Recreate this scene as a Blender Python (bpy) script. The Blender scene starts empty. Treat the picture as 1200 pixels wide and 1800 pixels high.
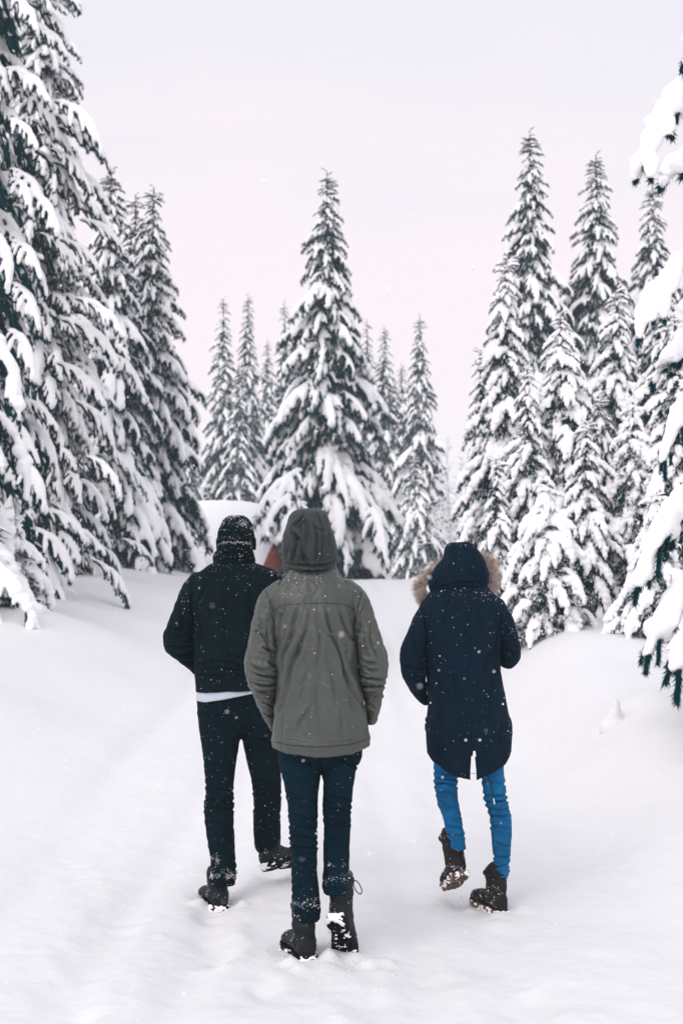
import bpy, math, random
import numpy as np
from mathutils import Vector, Matrix, Euler

random.seed(11)
rng = np.random.default_rng(11)
SC = bpy.context.scene
COL = SC.collection
R = math.radians

# ------------------------------------------------------------------ camera
CAM_H = 1.59
PITCH = math.atan(85 / 2500.0)
cam_d = bpy.data.cameras.new('camera')
cam = bpy.data.objects.new('camera', cam_d)
COL.objects.link(cam)
cam.location = (0, 0, CAM_H)
cam.rotation_euler = (R(90) + PITCH, 0, 0)
cam_d.sensor_fit = 'VERTICAL'
cam_d.sensor_height = 36.0
cam_d.sensor_width = 24.0
cam_d.lens = 50.0
cam_d.clip_start = 0.1
cam_d.clip_end = 3000
cam_d.dof.use_dof = True
cam_d.dof.focus_distance = 6.0
cam_d.dof.aperture_fstop = 4.5
SC.camera = cam
SC.view_settings.view_transform = 'Standard'
SC.view_settings.look = 'None'
SC.view_settings.exposure = 0.24
SC.view_settings.gamma = 1.0
SC.view_settings.use_curve_mapping = False
SC.cycles.max_bounces = 6
SC.cycles.diffuse_bounces = 4
SC.cycles.glossy_bounces = 2
SC.cycles.transmission_bounces = 2
SC.cycles.volume_bounces = 2
SC.cycles.caustics_reflective = False
SC.cycles.caustics_refractive = False

# ------------------------------------------------------------------ overcast sky
SUN_EL, SUN_AZ = R(40), R(-150)      # azimuth from +Y, clockwise: behind and to the left
world = bpy.data.worlds.new('World')
SC.world = world
world.use_nodes = True
nt = world.node_tree
nt.nodes.clear()
N = nt.nodes.new
out = N('ShaderNodeOutputWorld')
bg = N('ShaderNodeBackground')
sky = N('ShaderNodeTexSky')
sky.sky_type = 'NISHITA'
sky.sun_disc = False
sky.sun_elevation = SUN_EL
sky.sun_rotation = SUN_AZ
sky.air_density = 1.0
sky.dust_density = 4.0
tc = N('ShaderNodeTexCoord')
sep = N('ShaderNodeSeparateXYZ')
nt.links.new(tc.outputs['Generated'], sep.inputs[0])
# cloud deck: a soft uneven layer of stratus
noi = N('ShaderNodeTexNoise')
noi.inputs['Scale'].default_value = 2.6
noi.inputs['Detail'].default_value = 3
noi.inputs['Roughness'].default_value = 0.5
mp = N('ShaderNodeMapping')
mp.inputs['Scale'].default_value = (1, 1, 3.0)
mp.inputs['Location'].default_value = (0.3, 0.1, 0.95)
nt.links.new(tc.outputs['Generated'], mp.inputs[0])
nt.links.new(mp.outputs[0], noi.inputs['Vector'])
ad = N('ShaderNodeMath'); ad.operation = 'MULTIPLY_ADD'
ad.inputs[1].default_value = 0.30
nt.links.new(noi.outputs['Fac'], ad.inputs[0])
nt.links.new(sep.outputs[2], ad.inputs[2])
ramp = N('ShaderNodeValToRGB')
nt.links.new(ad.outputs[0], ramp.inputs[0])
cr = ramp.color_ramp
cr.elements[0].position = 0.0
cr.elements[0].color = (0.80, 0.725, 0.795, 1)
cr.elements[1].position = 1.0
cr.elements[1].color = (0.86, 0.87, 0.96, 1)
for p, c in ((0.24, (0.895, 0.785, 0.825, 1)), (0.38, (0.875, 0.78, 0.82, 1)), (0.47, (0.76, 0.74, 0.795, 1)), (0.58, (0.75, 0.745, 0.82, 1))):
    e = cr.elements.new(p); e.color = c
STR = 0.10
# the Nishita sky shows faintly through the deck
sc1 = N('ShaderNodeVectorMath'); sc1.operation = 'SCALE'; sc1.inputs['Scale'].default_value = 1 / STR
nt.links.new(ramp.outputs['Color'], sc1.inputs[0])
mix = N('ShaderNodeMix'); mix.data_type = 'RGBA'
mix.inputs['Factor'].default_value = 0.97
nt.links.new(sky.outputs[0], mix.inputs[6])
nt.links.new(sc1.outputs[0], mix.inputs[7])
nt.links.new(mix.outputs[2], bg.inputs['Color'])
bg.inputs['Strength'].default_value = STR
nt.links.new(bg.outputs[0], out.inputs['Surface'])

sun_d = bpy.data.lights.new('sun', 'SUN')
sun_d.energy = 1.25
sun_d.angle = R(38)
sun_d.color = (1.0, 0.96, 0.93)
sun = bpy.data.objects.new('sun', sun_d)
COL.objects.link(sun)
sd = Vector((math.cos(SUN_EL) * math.sin(SUN_AZ), math.cos(SUN_EL) * math.cos(SUN_AZ), math.sin(SUN_EL)))
sun.rotation_euler = sd.to_track_quat('Z', 'Y').to_euler()
sun.location = sd * 50

# ------------------------------------------------------------------ helpers
CP, SP = math.cos(PITCH), math.sin(PITCH)

def at(px, py, Y):
    """world point seen at pixel (px,py) of the 1200x1800 photo at depth Y"""
    u = (px - 600) / 2500.0
    v = (900 - py) / 2500.0
    dy = CP - v * SP
    dz = SP + v * CP
    k = Y / dy
    return np.array([u * k, Y, CAM_H + dz * k])

def hsh(ix, iy, iz):
    h = (ix * 374761393 + iy * 668265263 + iz * 2147483647 + 1013904223) & 0xFFFFFFFF
    h = ((h ^ (h >> 13)) * 1274126177) & 0xFFFFFFFF
    h = (h ^ (h >> 16)) & 0xFFFFFFFF
    return h / 4294967295.0

def vnoise(P):
    P = np.asarray(P, dtype=float)
    i = np.floor(P).astype(np.int64)
    f = P - i
    f = f * f * f * (f * (f * 6 - 15) + 10)
    r = 0
    for a in (0, 1):
        wa = f[:, 0] if a else 1 - f[:, 0]
        for b in (0, 1):
            wb = f[:, 1] if b else 1 - f[:, 1]
            for c in (0, 1):
                wc = f[:, 2] if c else 1 - f[:, 2]
                r = r + wa * wb * wc * hsh(i[:, 0] + a, i[:, 1] + b, i[:, 2] + c)
    return r * 2 - 1

def fbm(P, octv=3):
    r, a, s = 0, 1.0, 0
    P = np.asarray(P, dtype=float)
    for _ in range(octv):
        r = r + a * vnoise(P); s += a
        P = P * 2.03 + 17.3; a *= 0.5
    return r / s

def mesh_np(name, V, F, mats=(), fmat=None, smooth=True):
    """F: an (n,3) or (n,4) array, or a list of such arrays"""
    me = bpy.data.meshes.new(name)
    V = np.asarray(V, dtype=np.float32)
    Fs = F if isinstance(F, (list, tuple)) else [F]
    Fs = [np.asarray(f, dtype=np.int32) for f in Fs if len(f)]
    loops = np.concatenate([f.ravel() for f in Fs])
    tot = np.concatenate([np.full(len(f), f.shape[1], dtype=np.int32) for f in Fs])
    st = np.concatenate([[0], np.cumsum(tot)[:-1]]).astype(np.int32)
    me.vertices.add(len(V)); me.vertices.foreach_set('co', V.ravel())
    me.loops.add(len(loops)); me.loops.foreach_set('vertex_index', loops)
    me.polygons.add(len(tot)); me.polygons.foreach_set('loop_start', st)
    for m in mats: me.materials.append(m)
    if fmat is not None:
        me.polygons.foreach_set('material_index', np.asarray(fmat, dtype=np.int32))
    me.polygons.foreach_set('use_smooth', np.full(len(tot), smooth))
    me.update(calc_edges=True)
    return me

def link(name, data, parent=None, loc=None):
    o = bpy.data.objects.new(name, data)
    COL.objects.link(o)
    if parent is not None: o.parent = parent
    if loc is not None: o.location = loc
    return o

def tag(o, label=None, cat=None, group=None, kind=None):
    if label: o['label'] = label
    if cat: o['category'] = cat
    if group: o['group'] = group
    if kind: o['kind'] = kind
    return o

class Geo:
    """collects triangles and quads"""
    def __init__(s): s.V = []; s.T = []; s.Q = []; s.n = 0; s.mt = []; s.mq = []
    def add(s, V, T=None, Q=None, m=0):
        V = np.asarray(V, dtype=float).reshape(-1, 3)
        if T is not None and len(T): s.T.append(np.asarray(T) + s.n); s.mt.append(np.full(len(T), m))
        if Q is not None and len(Q): s.Q.append(np.asarray(Q) + s.n); s.mq.append(np.full(len(Q), m))
        s.V.append(V); s.n += len(V)
    def mesh(s, name, mats, smooth=True):
        F, M = [], []
        if s.T: F.append(np.concatenate(s.T)); M.append(np.concatenate(s.mt))
        if s.Q: F.append(np.concatenate(s.Q)); M.append(np.concatenate(s.mq))
        return mesh_np(name, np.concatenate(s.V), F, mats, np.concatenate(M), smooth)
    def box(s, c, h, rot=None, m=0):
        c = np.asarray(c, float); h = np.asarray(h, float)
        P = np.array([[x, y, z] for x in (-1, 1) for y in (-1, 1) for z in (-1, 1)], float) * h
        if rot is not None: P = P @ np.array(rot).T
        s.add(P + c, Q=[(0, 1, 3, 2), (4, 6, 7, 5), (0, 4, 5, 1), (2, 3, 7, 6), (0, 2, 6, 4), (1, 5, 7, 3)], m=m)

def tube(g, P, rad, n=8, flat=1.0, m=0, cap=True):
    """tube along the points P; rad per point; rounded ends when cap"""
    P = np.asarray(P, float); rad = np.broadcast_to(np.asarray(rad, float), (len(P),)).copy()
    T = np.gradient(P, axis=0); T /= np.linalg.norm(T, axis=1)[:, None] + 1e-9
    if cap:
        P = np.vstack([P[0] - T[0] * rad[0] * .8, P[0] - T[0] * rad[0] * .5, P, P[-1] + T[-1] * rad[-1] * .5, P[-1] + T[-1] * rad[-1] * .8])
        T = np.vstack([T[0], T[0], T, T[-1], T[-1]])
        rad = np.concatenate([[rad[0] * .35, rad[0] * .8], rad, [rad[-1] * .8, rad[-1] * .35]])
    up = np.array([0, 0, 1.0])
    S = np.cross(T, up); bad = np.linalg.norm(S, axis=1) < 1e-3
    S[bad] = [1, 0, 0]; S /= np.linalg.norm(S, axis=1)[:, None]
    U = np.cross(S, T)
    a = np.linspace(0, 2 * np.pi, n, endpoint=False)
    V = P[:, None, :] + rad[:, None, None] * (np.cos(a)[None, :, None] * S[:, None, :] + flat * np.sin(a)[None, :, None] * U[:, None, :])
    k = len(P)
    i = np.arange(k - 1)[:, None] * n; j = np.arange(n)[None, :]; j2 = (j + 1) % n
    Q = np.stack([i + j, i + j2, i + n + j2, i + n + j], -1).reshape(-1, 4)
    g.add(V.reshape(-1, 3), Q=Q, m=m)
    c = np.array([P[0], P[-1]]); b = g.n
    base = b - k * n
    g.add(c, T=[(0, 0, 0)][:0])
    t0 = np.stack([np.full(n, b), base + (np.arange(n) + 1) % n, base + np.arange(n)], -1)
    t1 = np.stack([np.full(n, b + 1), base + (k - 1) * n + np.arange(n), base + (k - 1) * n + (np.arange(n) + 1) % n], -1)
    g.T.append(t0); g.mt.append(np.full(n, m)); g.T.append(t1); g.mt.append(np.full(n, m))

def ball(g, c, r, n=10, m=0):
    """ellipsoid, r a number or three radii"""
    r = np.broadcast_to(np.asarray(r, float), (3,))
    th = np.linspace(0, np.pi, n // 2 + 2)[1:-1]; ph = np.linspace(0, 2 * np.pi, n, endpoint=False)
    V = np.stack([np.sin(th)[:, None] * np.cos(ph), np.sin(th)[:, None] * np.sin(ph), np.cos(th)[:, None] * np.ones_like(ph)], -1).reshape(-1, 3)
    k = len(th)
    i = np.arange(k - 1)[:, None] * n; j = np.arange(n)[None, :]; j2 = (j + 1) % n
    Q = np.stack([i + j, i + n + j, i + n + j2, i + j2], -1).reshape(-1, 4)
    V = np.vstack([V, [[0, 0, 1], [0, 0, -1]]])
    t = [(k * n, x, (x + 1) % n) for x in range(n)] + [(k * n + 1, (k - 1) * n + (x + 1) % n, (k - 1) * n + x) for x in range(n)]
    g.add(V * r + np.asarray(c, float), T=t, Q=Q, m=m)

def remeshed(g, voxel, smooth=2, fac=0.5, name='tmp'):
    """the union of everything in g as one skin; returns verts, polys as arrays"""
    me = g.mesh(name, [])
    o = bpy.data.objects.new(name, me); COL.objects.link(o)
    md = o.modifiers.new('r', 'REMESH'); md.mode = 'VOXEL'; md.voxel_size = voxel; md.adaptivity = 0
    if smooth:
        ms = o.modifiers.new('s', 'SMOOTH'); ms.factor = fac; ms.iterations = smooth
    dg = bpy.context.evaluated_depsgraph_get()
    ev = o.evaluated_get(dg); em = ev.to_mesh()
    V = np.empty(len(em.vertices) * 3, np.float32); em.vertices.foreach_get('co', V)
    F = np.empty(len(em.loops), np.int32); em.loops.foreach_get('vertex_index', F)
    tot = np.empty(len(em.polygons), np.int32); em.polygons.foreach_get('loop_total', tot)
    ev.to_mesh_clear()
    bpy.data.objects.remove(o); bpy.data.meshes.remove(me)
    assert (tot == 4).all()
    return V.reshape(-1, 3).astype(float), F.reshape(-1, 4)

def vnormals(V, Q):
    n = np.cross(V[Q[:, 2]] - V[Q[:, 0]], V[Q[:, 3 if Q.shape[1] == 4 else 1]] - V[Q[:, 1 if Q.shape[1] == 4 else 0]])
    if Q.shape[1] == 3: n = np.cross(V[Q[:, 1]] - V[Q[:, 0]], V[Q[:, 2]] - V[Q[:, 0]])
    N_ = np.zeros_like(V)
    for k in range(Q.shape[1]): np.add.at(N_, Q[:, k], n)
    return N_ / (np.linalg.norm(N_, axis=1)[:, None] + 1e-12)

# ------------------------------------------------------------------ materials
def mat(name, col, rough=0.8, bump=0, bscale=60, var=0, vscale=6, spec=0.3, coord='Object', sheen=0, detail=4, bdist=0.01, col2=None, stretch=None):
    m = bpy.data.materials.new(name); m.use_nodes = True
    t = m.node_tree; b = t.nodes['Principled BSDF']
    b.inputs['Base Color'].default_value = (*col, 1)
    b.inputs['Roughness'].default_value = rough
    b.inputs['Specular IOR Level'].default_value = spec
    if sheen:
        b.inputs['Sheen Weight'].default_value = sheen
        b.inputs['Sheen Roughness'].default_value = 0.5
    c = t.nodes.new('ShaderNodeTexCoord')
    src = c.outputs[coord]
    if stretch:
        mp_ = t.nodes.new('ShaderNodeMapping'); mp_.inputs['Scale'].default_value = stretch
        t.links.new(src, mp_.inputs[0]); src = mp_.outputs[0]
    if var or col2:
        n = t.nodes.new('ShaderNodeTexNoise'); n.inputs['Scale'].default_value = vscale; n.inputs['Detail'].default_value = detail
        t.links.new(src, n.inputs['Vector'])
        r_ = t.nodes.new('ShaderNodeValToRGB')
        r_.color_ramp.elements[0].position = 0.3; r_.color_ramp.elements[1].position = 0.7
        r_.color_ramp.elements[0].color = (*[x * (1 - var) for x in col], 1)
        r_.color_ramp.elements[1].color = (*(col2 or [min(1, x * (1 + var)) for x in col]), 1)
        t.links.new(n.outputs['Fac'], r_.inputs[0]); t.links.new(r_.outputs[0], b.inputs['Base Color'])
    if bump:
        n = t.nodes.new('ShaderNodeTexNoise'); n.inputs['Scale'].default_value = bscale; n.inputs['Detail'].default_value = 4
        t.links.new(src, n.inputs['Vector'])
        u = t.nodes.new('ShaderNodeBump'); u.inputs['Strength'].default_value = bump; u.inputs['Distance'].default_value = bdist
        t.links.new(n.outputs['Fac'], u.inputs['Height']); t.links.new(u.outputs[0], b.inputs['Normal'])
    return m

M = {}
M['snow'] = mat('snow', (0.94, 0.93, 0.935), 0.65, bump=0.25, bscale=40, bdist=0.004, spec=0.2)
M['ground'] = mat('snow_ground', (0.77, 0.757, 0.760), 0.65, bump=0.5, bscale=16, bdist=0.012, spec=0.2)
M['needle'] = mat('needle', (0.0005, 0.042, 0.054), 0.95, var=0.5, vscale=9, spec=0.03)
M['bark'] = mat('bark', (0.055, 0.045, 0.04), 0.9, bump=0.6, bscale=30, var=0.4, vscale=20)
# ------------------------------------------------------------------ snow covered ground
def sst(a, b, x):
    t = np.clip((x - a) / (b - a), 0, 1)
    return t * t * (3 - 2 * t)

def road_z(y):
    t = np.clip((y - 7.6) / 22.0, 0, 1)
    z = 1.30 * (t ** 1.25) * (1 - 0.12 * t)
    # the road tops a low rise and the land falls gently away behind it
    return z - 0.9 * sst(32, 75, y)

DENTS = []
def ground_z(x, y):
    x = np.asarray(x, float); y = np.asarray(y, float)
    z = road_z(y)
    lx = -x - 1.15 - 0.03 * np.clip(y - 6, 0, 30)
    z = z + 0.62 * sst(0.0, 2.6, lx) * sst(3.5, 13, y) * (1 - 0.30 * sst(18, 30, y))
    rx = x - 0.95 - 0.03 * np.clip(y - 6, 0, 30)
    z = z + 0.56 * sst(0.0, 1.15, rx) * sst(5.0, 10.5, y) * (1 - 0.5 * sst(16, 27, y))
    # lumps of ploughed and drifted snow on the verges
    for cx, cy, r, h in ((-2.1, 18.2, 0.8, 0.14), (-2.9, 16.0, 0.8, 0.10), (-2.5, 21.0, 0.9, 0.22), (-3.6, 15.5, .8, .12), (1.75, 9.1, .5, .08), (2.25, 8.6, .45, .13),
                         (2.5, 13.5, 0.7, 0.10), (1.1, 25.5, 1.0, 0.16), (2.3, 17.5, 0.8, 0.25), (-3.2, 11.0, .7, .12), (2.15, 9.9, .35, .1)):
        z = z + h * np.exp(-((x - cx) ** 2 + (y - cy) ** 2) / r ** 2)
    P = np.stack([x.ravel(), y.ravel(), 0 * x.ravel()], -1)
    n1 = fbm(P * [0.5, 0.35, 1], 3).reshape(x.shape)
    n2 = fbm(P * [2.4, 1.6, 1] + 7, 3).reshape(x.shape)
    n3 = fbm(P * [9.0, 6.0, 1] + 31, 3).reshape(x.shape)
    side = sst(0.9, 2.2, np.abs(x))
    z = z + 0.05 * n1 * (0.25 + side) * sst(3, 9, y) + 0.013 * n2 + 0.0070 * n3 * (1.3 - side)
    # faint wheel ruts of the road, filled with new snow
    for c, w, d in ((-0.95, .12, .016), (-0.62, .10, .012), (-1.55, .14, .010), (0.28, .12, .014), (0.62, .10, .010), (1.35, .16, .010)):
        wob = 0.04 * np.sin(y * 0.9 + c * 7)
        z = z - 4.6 * d * np.exp(-((x - c - wob) / w) ** 2) * (0.6 + 0.6 * n1)
    for cx, cy, rx_, ry_, d in DENTS:
        q = ((x - cx) / rx_) ** 2 + ((y - cy) / ry_) ** 2
        q = q * (1 + .8 * n2) ** 2
        z = z - 1.0 * d * np.exp(-q) * (1 + 1.0 * n3) + 0.16 * d * np.exp(-((np.sqrt(q) - 1.5) / 0.5) ** 2) * (1 + 2 * n3)
    return z

def gz(x, y): return float(ground_z(np.array([x]), np.array([y]))[0])

# footprints and scuffs left on the packed snow
for cx, cy in ((0.13, 5.86), (0.02, 5.72), (0.10, 5.2), (-0.05, 4.75), (0.14, 4.3), (-0.02, 3.9), (-0.55, 6.55), (-0.33, 6.2), (-0.52, 5.85),
               (-0.3, 5.3), (0.56, 6.78), (0.74, 6.2), (0.55, 5.7), (0.75, 5.2), (-0.9, 5.0), (-1.2, 4.4), (-0.98, 4.0), (-0.36, 7.3)):
    DENTS.append((cx + random.uniform(-.03, .03), cy, 0.065, 0.14, random.uniform(.016, .030)))
for k in range(120):
    DENTS.append((random.uniform(-1.5, 1.1), random.uniform(3.4, 7.5), random.uniform(.03, .08), random.uniform(.04, .12), random.uniform(.002, .007)))
# snow pushed up beside the standing boots
for cx, cy, d in ((-.05, 5.74, -.022), (-.20, 5.66, -.03), (-.16, 5.58, -.02), (.10, 5.70, -.035), (.16, 5.76, -.03), (.06, 5.82, -.02), (-.66, 6.70, -.025), (-.46, 6.66, -.022), (-.56, 6.55, -.02), (.83, 6.56, -.025), (.60, 6.60, -.02), (.70, 6.48, -.02)):
    DENTS.append((cx, cy, .038, .045, d))

def axis(fine0, fine1, step, far0, far1, k=1.07):
    a = list(np.arange(fine0, fine1, step))
    s = step
    while a[-1] < far1: s *= k; a.append(a[-1] + s)
    s = step; b = []
    x = a[0]
    while x > far0: s *= k; x -= s; b.append(x)
    return np.array(b[::-1] + a)

GX = axis(-1.7, 1.7, 0.022, -420, 420, 1.045)
GY = axis(3.2, 7.9, 0.022, -40, 780, 1.022)
X_, Y_ = np.meshgrid(GX, GY)
Z_ = ground_z(X_, Y_)
nx, ny = len(GX), len(GY)
i = np.arange(ny - 1)[:, None] * nx; j = np.arange(nx - 1)[None, :]
Q = np.stack([i + j, i + j + 1, i + nx + j + 1, i + nx + j], -1).reshape(-1, 4)
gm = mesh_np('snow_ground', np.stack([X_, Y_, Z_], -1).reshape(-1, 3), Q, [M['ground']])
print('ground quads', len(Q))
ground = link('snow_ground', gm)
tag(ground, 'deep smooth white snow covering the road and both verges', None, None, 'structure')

# crumbs of snow kicked up around the boots and prints
rn = np.random.default_rng(3)
g = Geo()
for cx, cy, n_, sp in ((-.15, 5.68, 26, .09), (.10, 5.72, 30, .10), (.14, 5.60, 16, .12), (-.57, 6.6, 20, .10), (-.30, 6.9, 12, .12), (.70, 6.5, 20, .10), (.52, 6.7, 14, .10), (-.1, 5.0, 10, .5), (-.4, 5.6, 10, .5), (.6, 5.6, 8, .4), (0, 4.4, 10, .7)):
    for _ in range(n_):
        x, y = rn.normal(cx, sp), rn.normal(cy, sp * 1.3); r0 = rn.uniform(.0018, .0055)
        ball(g, (x, y, gz(x, y) + r0 * .3), (r0 * rn.uniform(.8, 1.5), r0, r0 * .8), 6)
cr_ = link('snow_crumbs', g.mesh('snow_crumbs', [M['ground']])); tag(cr_, 'small crumbs of snow scattered on the trodden road', None, None, 'stuff')
# ------------------------------------------------------------------ snowy spruces
def arc(p0, yaw, e0, e1, L, n=8, sway=0.0):
    """a limb from p0: heading yaw in plan, its pitch going from e0 to e1 (radians, up positive)"""
    P = [np.array(p0, float)]
    for k in range(n - 1):
        t = k / (n - 1)
        e = e0 + (e1 - e0) * t
        y = yaw + sway * math.sin(t * 3)
        P.append(P[-1] + L / (n - 1) * np.array([math.cos(e) * math.cos(y), math.cos(e) * math.sin(y), math.sin(e)]))
    return np.array(P)

LAST = []
def make_bough(seed, droop=1.0, snow=1.0, fine=False, sparse=False, pil=0, e1=52, hang_=False):
    """a spruce bough of unit length growing along +x: (wood and needles mesh, snow mesh)"""
    r = random.Random(seed); rn = np.random.default_rng(seed)
    gw, gs = Geo(), Geo()
    stem = arc((0, 0, 0), 0, R(8) - R(12) * droop, -R(e1) * droop + R(r.uniform(-8, 8)), 1.0, 12, r.uniform(-.12, .12))
    tube(gw, stem, np.linspace(.012, .003, len(stem)), 5 if fine else 3, m=1)
    LAST.append(stem[-1].copy())
    up = np.array([0, 0, 1.0])
    twigs = []
    n = r.choice((11, 12, 13)) if not hang_ else 18
    for k in range(n):
        t = 0.10 + 0.86 * (k + r.uniform(-.3, .3)) / (n - 1)
        t = min(max(t, .05), .97)
        f = t * (len(stem) - 1); a = int(f); p = stem[a] * (1 - f + a) + stem[min(a + 1, len(stem) - 1)] * (f - a)
        side = 1 if k % 2 else -1
        l = (0.40 * (1 - 0.62 * t) * (0.55 + 0.45 * min(1, t * 4))) * r.uniform(.75, 1.2)
        e0 = -R(5 + 42 * t) * droop
        tw = arc(p, side * R(r.uniform(38, 64)) * (1 - .35 * t), e0 - R(5), e0 - R(r.uniform(38, 62)) * droop, l, 6, side * -.25)
        if hang_: tw = arc(p, side * R(r.uniform(20, 70)), -R(r.uniform(35, 60)), -R(r.uniform(70, 88)), l * .8, 6)
        twigs.append(tw)
        tube(gw, tw, np.linspace(.006, .002, 6), 3, m=1)
    # snow lying along the bough and in fingers along its twigs
    kk = np.arange(len(stem)) / (len(stem) - 1)
    wig = 1 + 0.22 * rn.standard_normal(len(stem))
    rad = snow * (0.030 + 0.026 * np.sin(np.pi * np.clip(kk * 1.05, 0, 1)) ** .8) * wig
    rad = np.convolve(np.pad(rad, 1, mode='edge'), [.25, .5, .25], 'valid')
    rad[0] *= .55
    tube(gs, stem + up * (rad * .75)[:, None] + [0, 0, 0], rad, 9, flat=.8)
    for q, tw in enumerate(twigs):
        if r.random() < (0.35 if sparse else .5 if hang_ else 0.12): continue
        m_ = len(tw)
        w = snow * r.uniform(.019, .036)
        rr = w * np.array([.75, .95, 1.1, 1.15, .95, .6]) * (1 + .18 * rn.standard_normal(m_))
        rr = np.clip(rr, .010, None)
        cut = m_ if r.random() < .75 else m_ - 1
        tube(gs, (tw + up * (rr * .75)[:, None])[:cut], rr[:cut], 8, flat=.85)
    if pil:      # heavy caps: pillows of snow bridging the twigs
        for _ in range(pil):
            t = r.uniform(.2, .92); a = int(t * (len(stem) - 1))
            p = stem[a] + up * .02
            z_ = r.uniform(.75, 1.25) * (1.15 - .4 * t) * (.68 if hang_ else 1)
            ball(gs, p + np.array([r.uniform(-.03, .03), r.uniform(-.12, .12) * (.5 if hang_ else 1) * (1.2 - t), r.uniform(-.02, .03)]), [.12 * z_, .10 * z_, .085 * z_], 10)
    V, Qd = remeshed(gs, .0125 if fine else .021, 3, .6)
    Nn = vnormals(V, Qd)
    V = V + Nn * (0.006 * fbm(V * 14, 2) + 0.0035 * vnoise(V * 45))[:, None]
    # needles in brushes round stem and twigs, leaning forward and down
    L_, W_, cnt = (0.019, 0.0050, 24000) if hang_ else (0.036, 0.0068, 11500) if fine else (0.060, 0.016, 1800)
    pass
    if snow > 1.7: cnt = int(cnt * .6)
    segs = []
    for tw, wgt in [(stem, .8)] + [(t, 1.0) for t in twigs]:
        for a, b in zip(tw[:-1], tw[1:]): segs.append((a, b, np.linalg.norm(b - a) * wgt))
    w = np.array([s[2] for s in segs]); w /= w.sum()
    ix = rn.choice(len(segs), cnt, p=w)
    A = np.array([s[0] for s in segs])[ix]; B = np.array([s[1] for s in segs])[ix]
    t = rn.random(cnt)[:, None]
    base = A * (1 - t) + B * t
    d = (B - A); d /= np.linalg.norm(d, axis=1)[:, None]
    rv = rn.standard_normal((cnt, 3)); rv[:, 2] = rv[:, 2] * .7 - .75
    rv /= np.linalg.norm(rv, axis=1)[:, None]
    hang = rn.random(cnt)[:, None] < .35
    dirn = d * 0.85 + rv * 0.75
    dirn /= np.linalg.norm(dirn, axis=1)[:, None]
    ln = L_ * rn.uniform(.7, 1.5, cnt)[:, None] * np.where(hang, 1.5, 1.0)
    sidev = np.cross(dirn, rn.standard_normal((cnt, 3))); sidev /= np.linalg.norm(sidev, axis=1)[:, None]
    p1 = base - sidev * W_ / 2; p2 = base + sidev * W_ / 2; p3 = base + dirn * ln
    NV = np.stack([p1, p2, p3], 1).reshape(-1, 3)
    gw.add(NV, T=np.arange(cnt * 3).reshape(-1, 3), m=0)
    return gw, (V, Qd)

def bough_meshes(seed, split, **k):
    gw, (V, Qd) = make_bough(seed, **k)
    if split:
        return (gw.mesh('bough', [M['needle'], M['bark']], False), mesh_np('snow_load', V, Qd, [M['snow']]))
    gw.add(V, Q=Qd, m=2)
    F, mm = [], []
    me = gw.mesh('bough', [M['needle'], M['bark'], M['snow']], True)
    return (me, None)

LIB = {}; TIPS = {}
for kind, k in (('near', dict(split=True, fine=True, snow=1.1)), ('far', dict(split=False, snow=1.15)),
                ('heavy', dict(split=True, fine=True, snow=1.5, droop=1.15, pil=11)), ('heavyfar', dict(split=False, snow=1.45, droop=1.15, pil=9)),
                ('pillow', dict(split=True, fine=True, snow=1.05, droop=1.0, pil=7, e1=74, hang_=True)),
                ('buried', dict(split=True, fine=True, snow=1.8, droop=1.25, pil=24)),
                ('sparse', dict(split=True, fine=True, sparse=True, snow=.8))):
    LIB[kind] = [bough_meshes(100 + 17 * q + len(kind), **k) for q in range(5 if kind != 'sparse' else 3)]
    TIPS[kind] = LAST[-len(LIB[kind]):]

def put_bough(parent, kind, loc, az, pitch, L, roll=0, wid=1.0, r=random):
    a, b = r.choice(LIB[kind])
    o = bpy.data.objects.new('bough', a); COL.objects.link(o)
    o.parent = parent
    o.location = loc; o.rotation_euler = (roll, pitch, az); o.scale = (L, L * wid, L)
    if b is not None:
        s = bpy.data.objects.new('snow_load', b); COL.objects.link(s); s.parent = o
    return o

NB = 0
def inner_mesh(seed, n=12000, kk=.9):
    """the dim inner foliage of a spruce, a cone one unit high and one unit wide at its foot"""
    rn = np.random.default_rng(seed)
    h = 1 - np.sqrt(1 - rn.random(n) * .995)
    a = rn.uniform(0, 6.283, n); rr = (1 - h) ** kk * np.sqrt(rn.uniform(.05, 1, n)) * (1 + .25 * np.sin(h * 60 + a * 2))
    P = np.stack([rr * np.cos(a), rr * np.sin(a), h], -1)
    d = np.stack([np.cos(a) * .10, np.sin(a) * .10, -.016 + 0 * a], -1) * rn.uniform(.5, 1.3, (n, 1)) + rn.normal(0, 1, (n, 3)) * [.035, .035, .004]
    s_ = rn.normal(0, 1, (n, 3)) * [.022, .022, .0035]
    return mesh_np('inner_foliage', np.stack([P - s_, P + s_, P + d], 1).reshape(-1, 3), np.arange(3 * n).reshape(-1, 3), [M['needle'], M['snow']], (rn.random(n) < .34).astype(int), False)
INNER = [inner_mesh(k) for k in range(3)]
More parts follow.
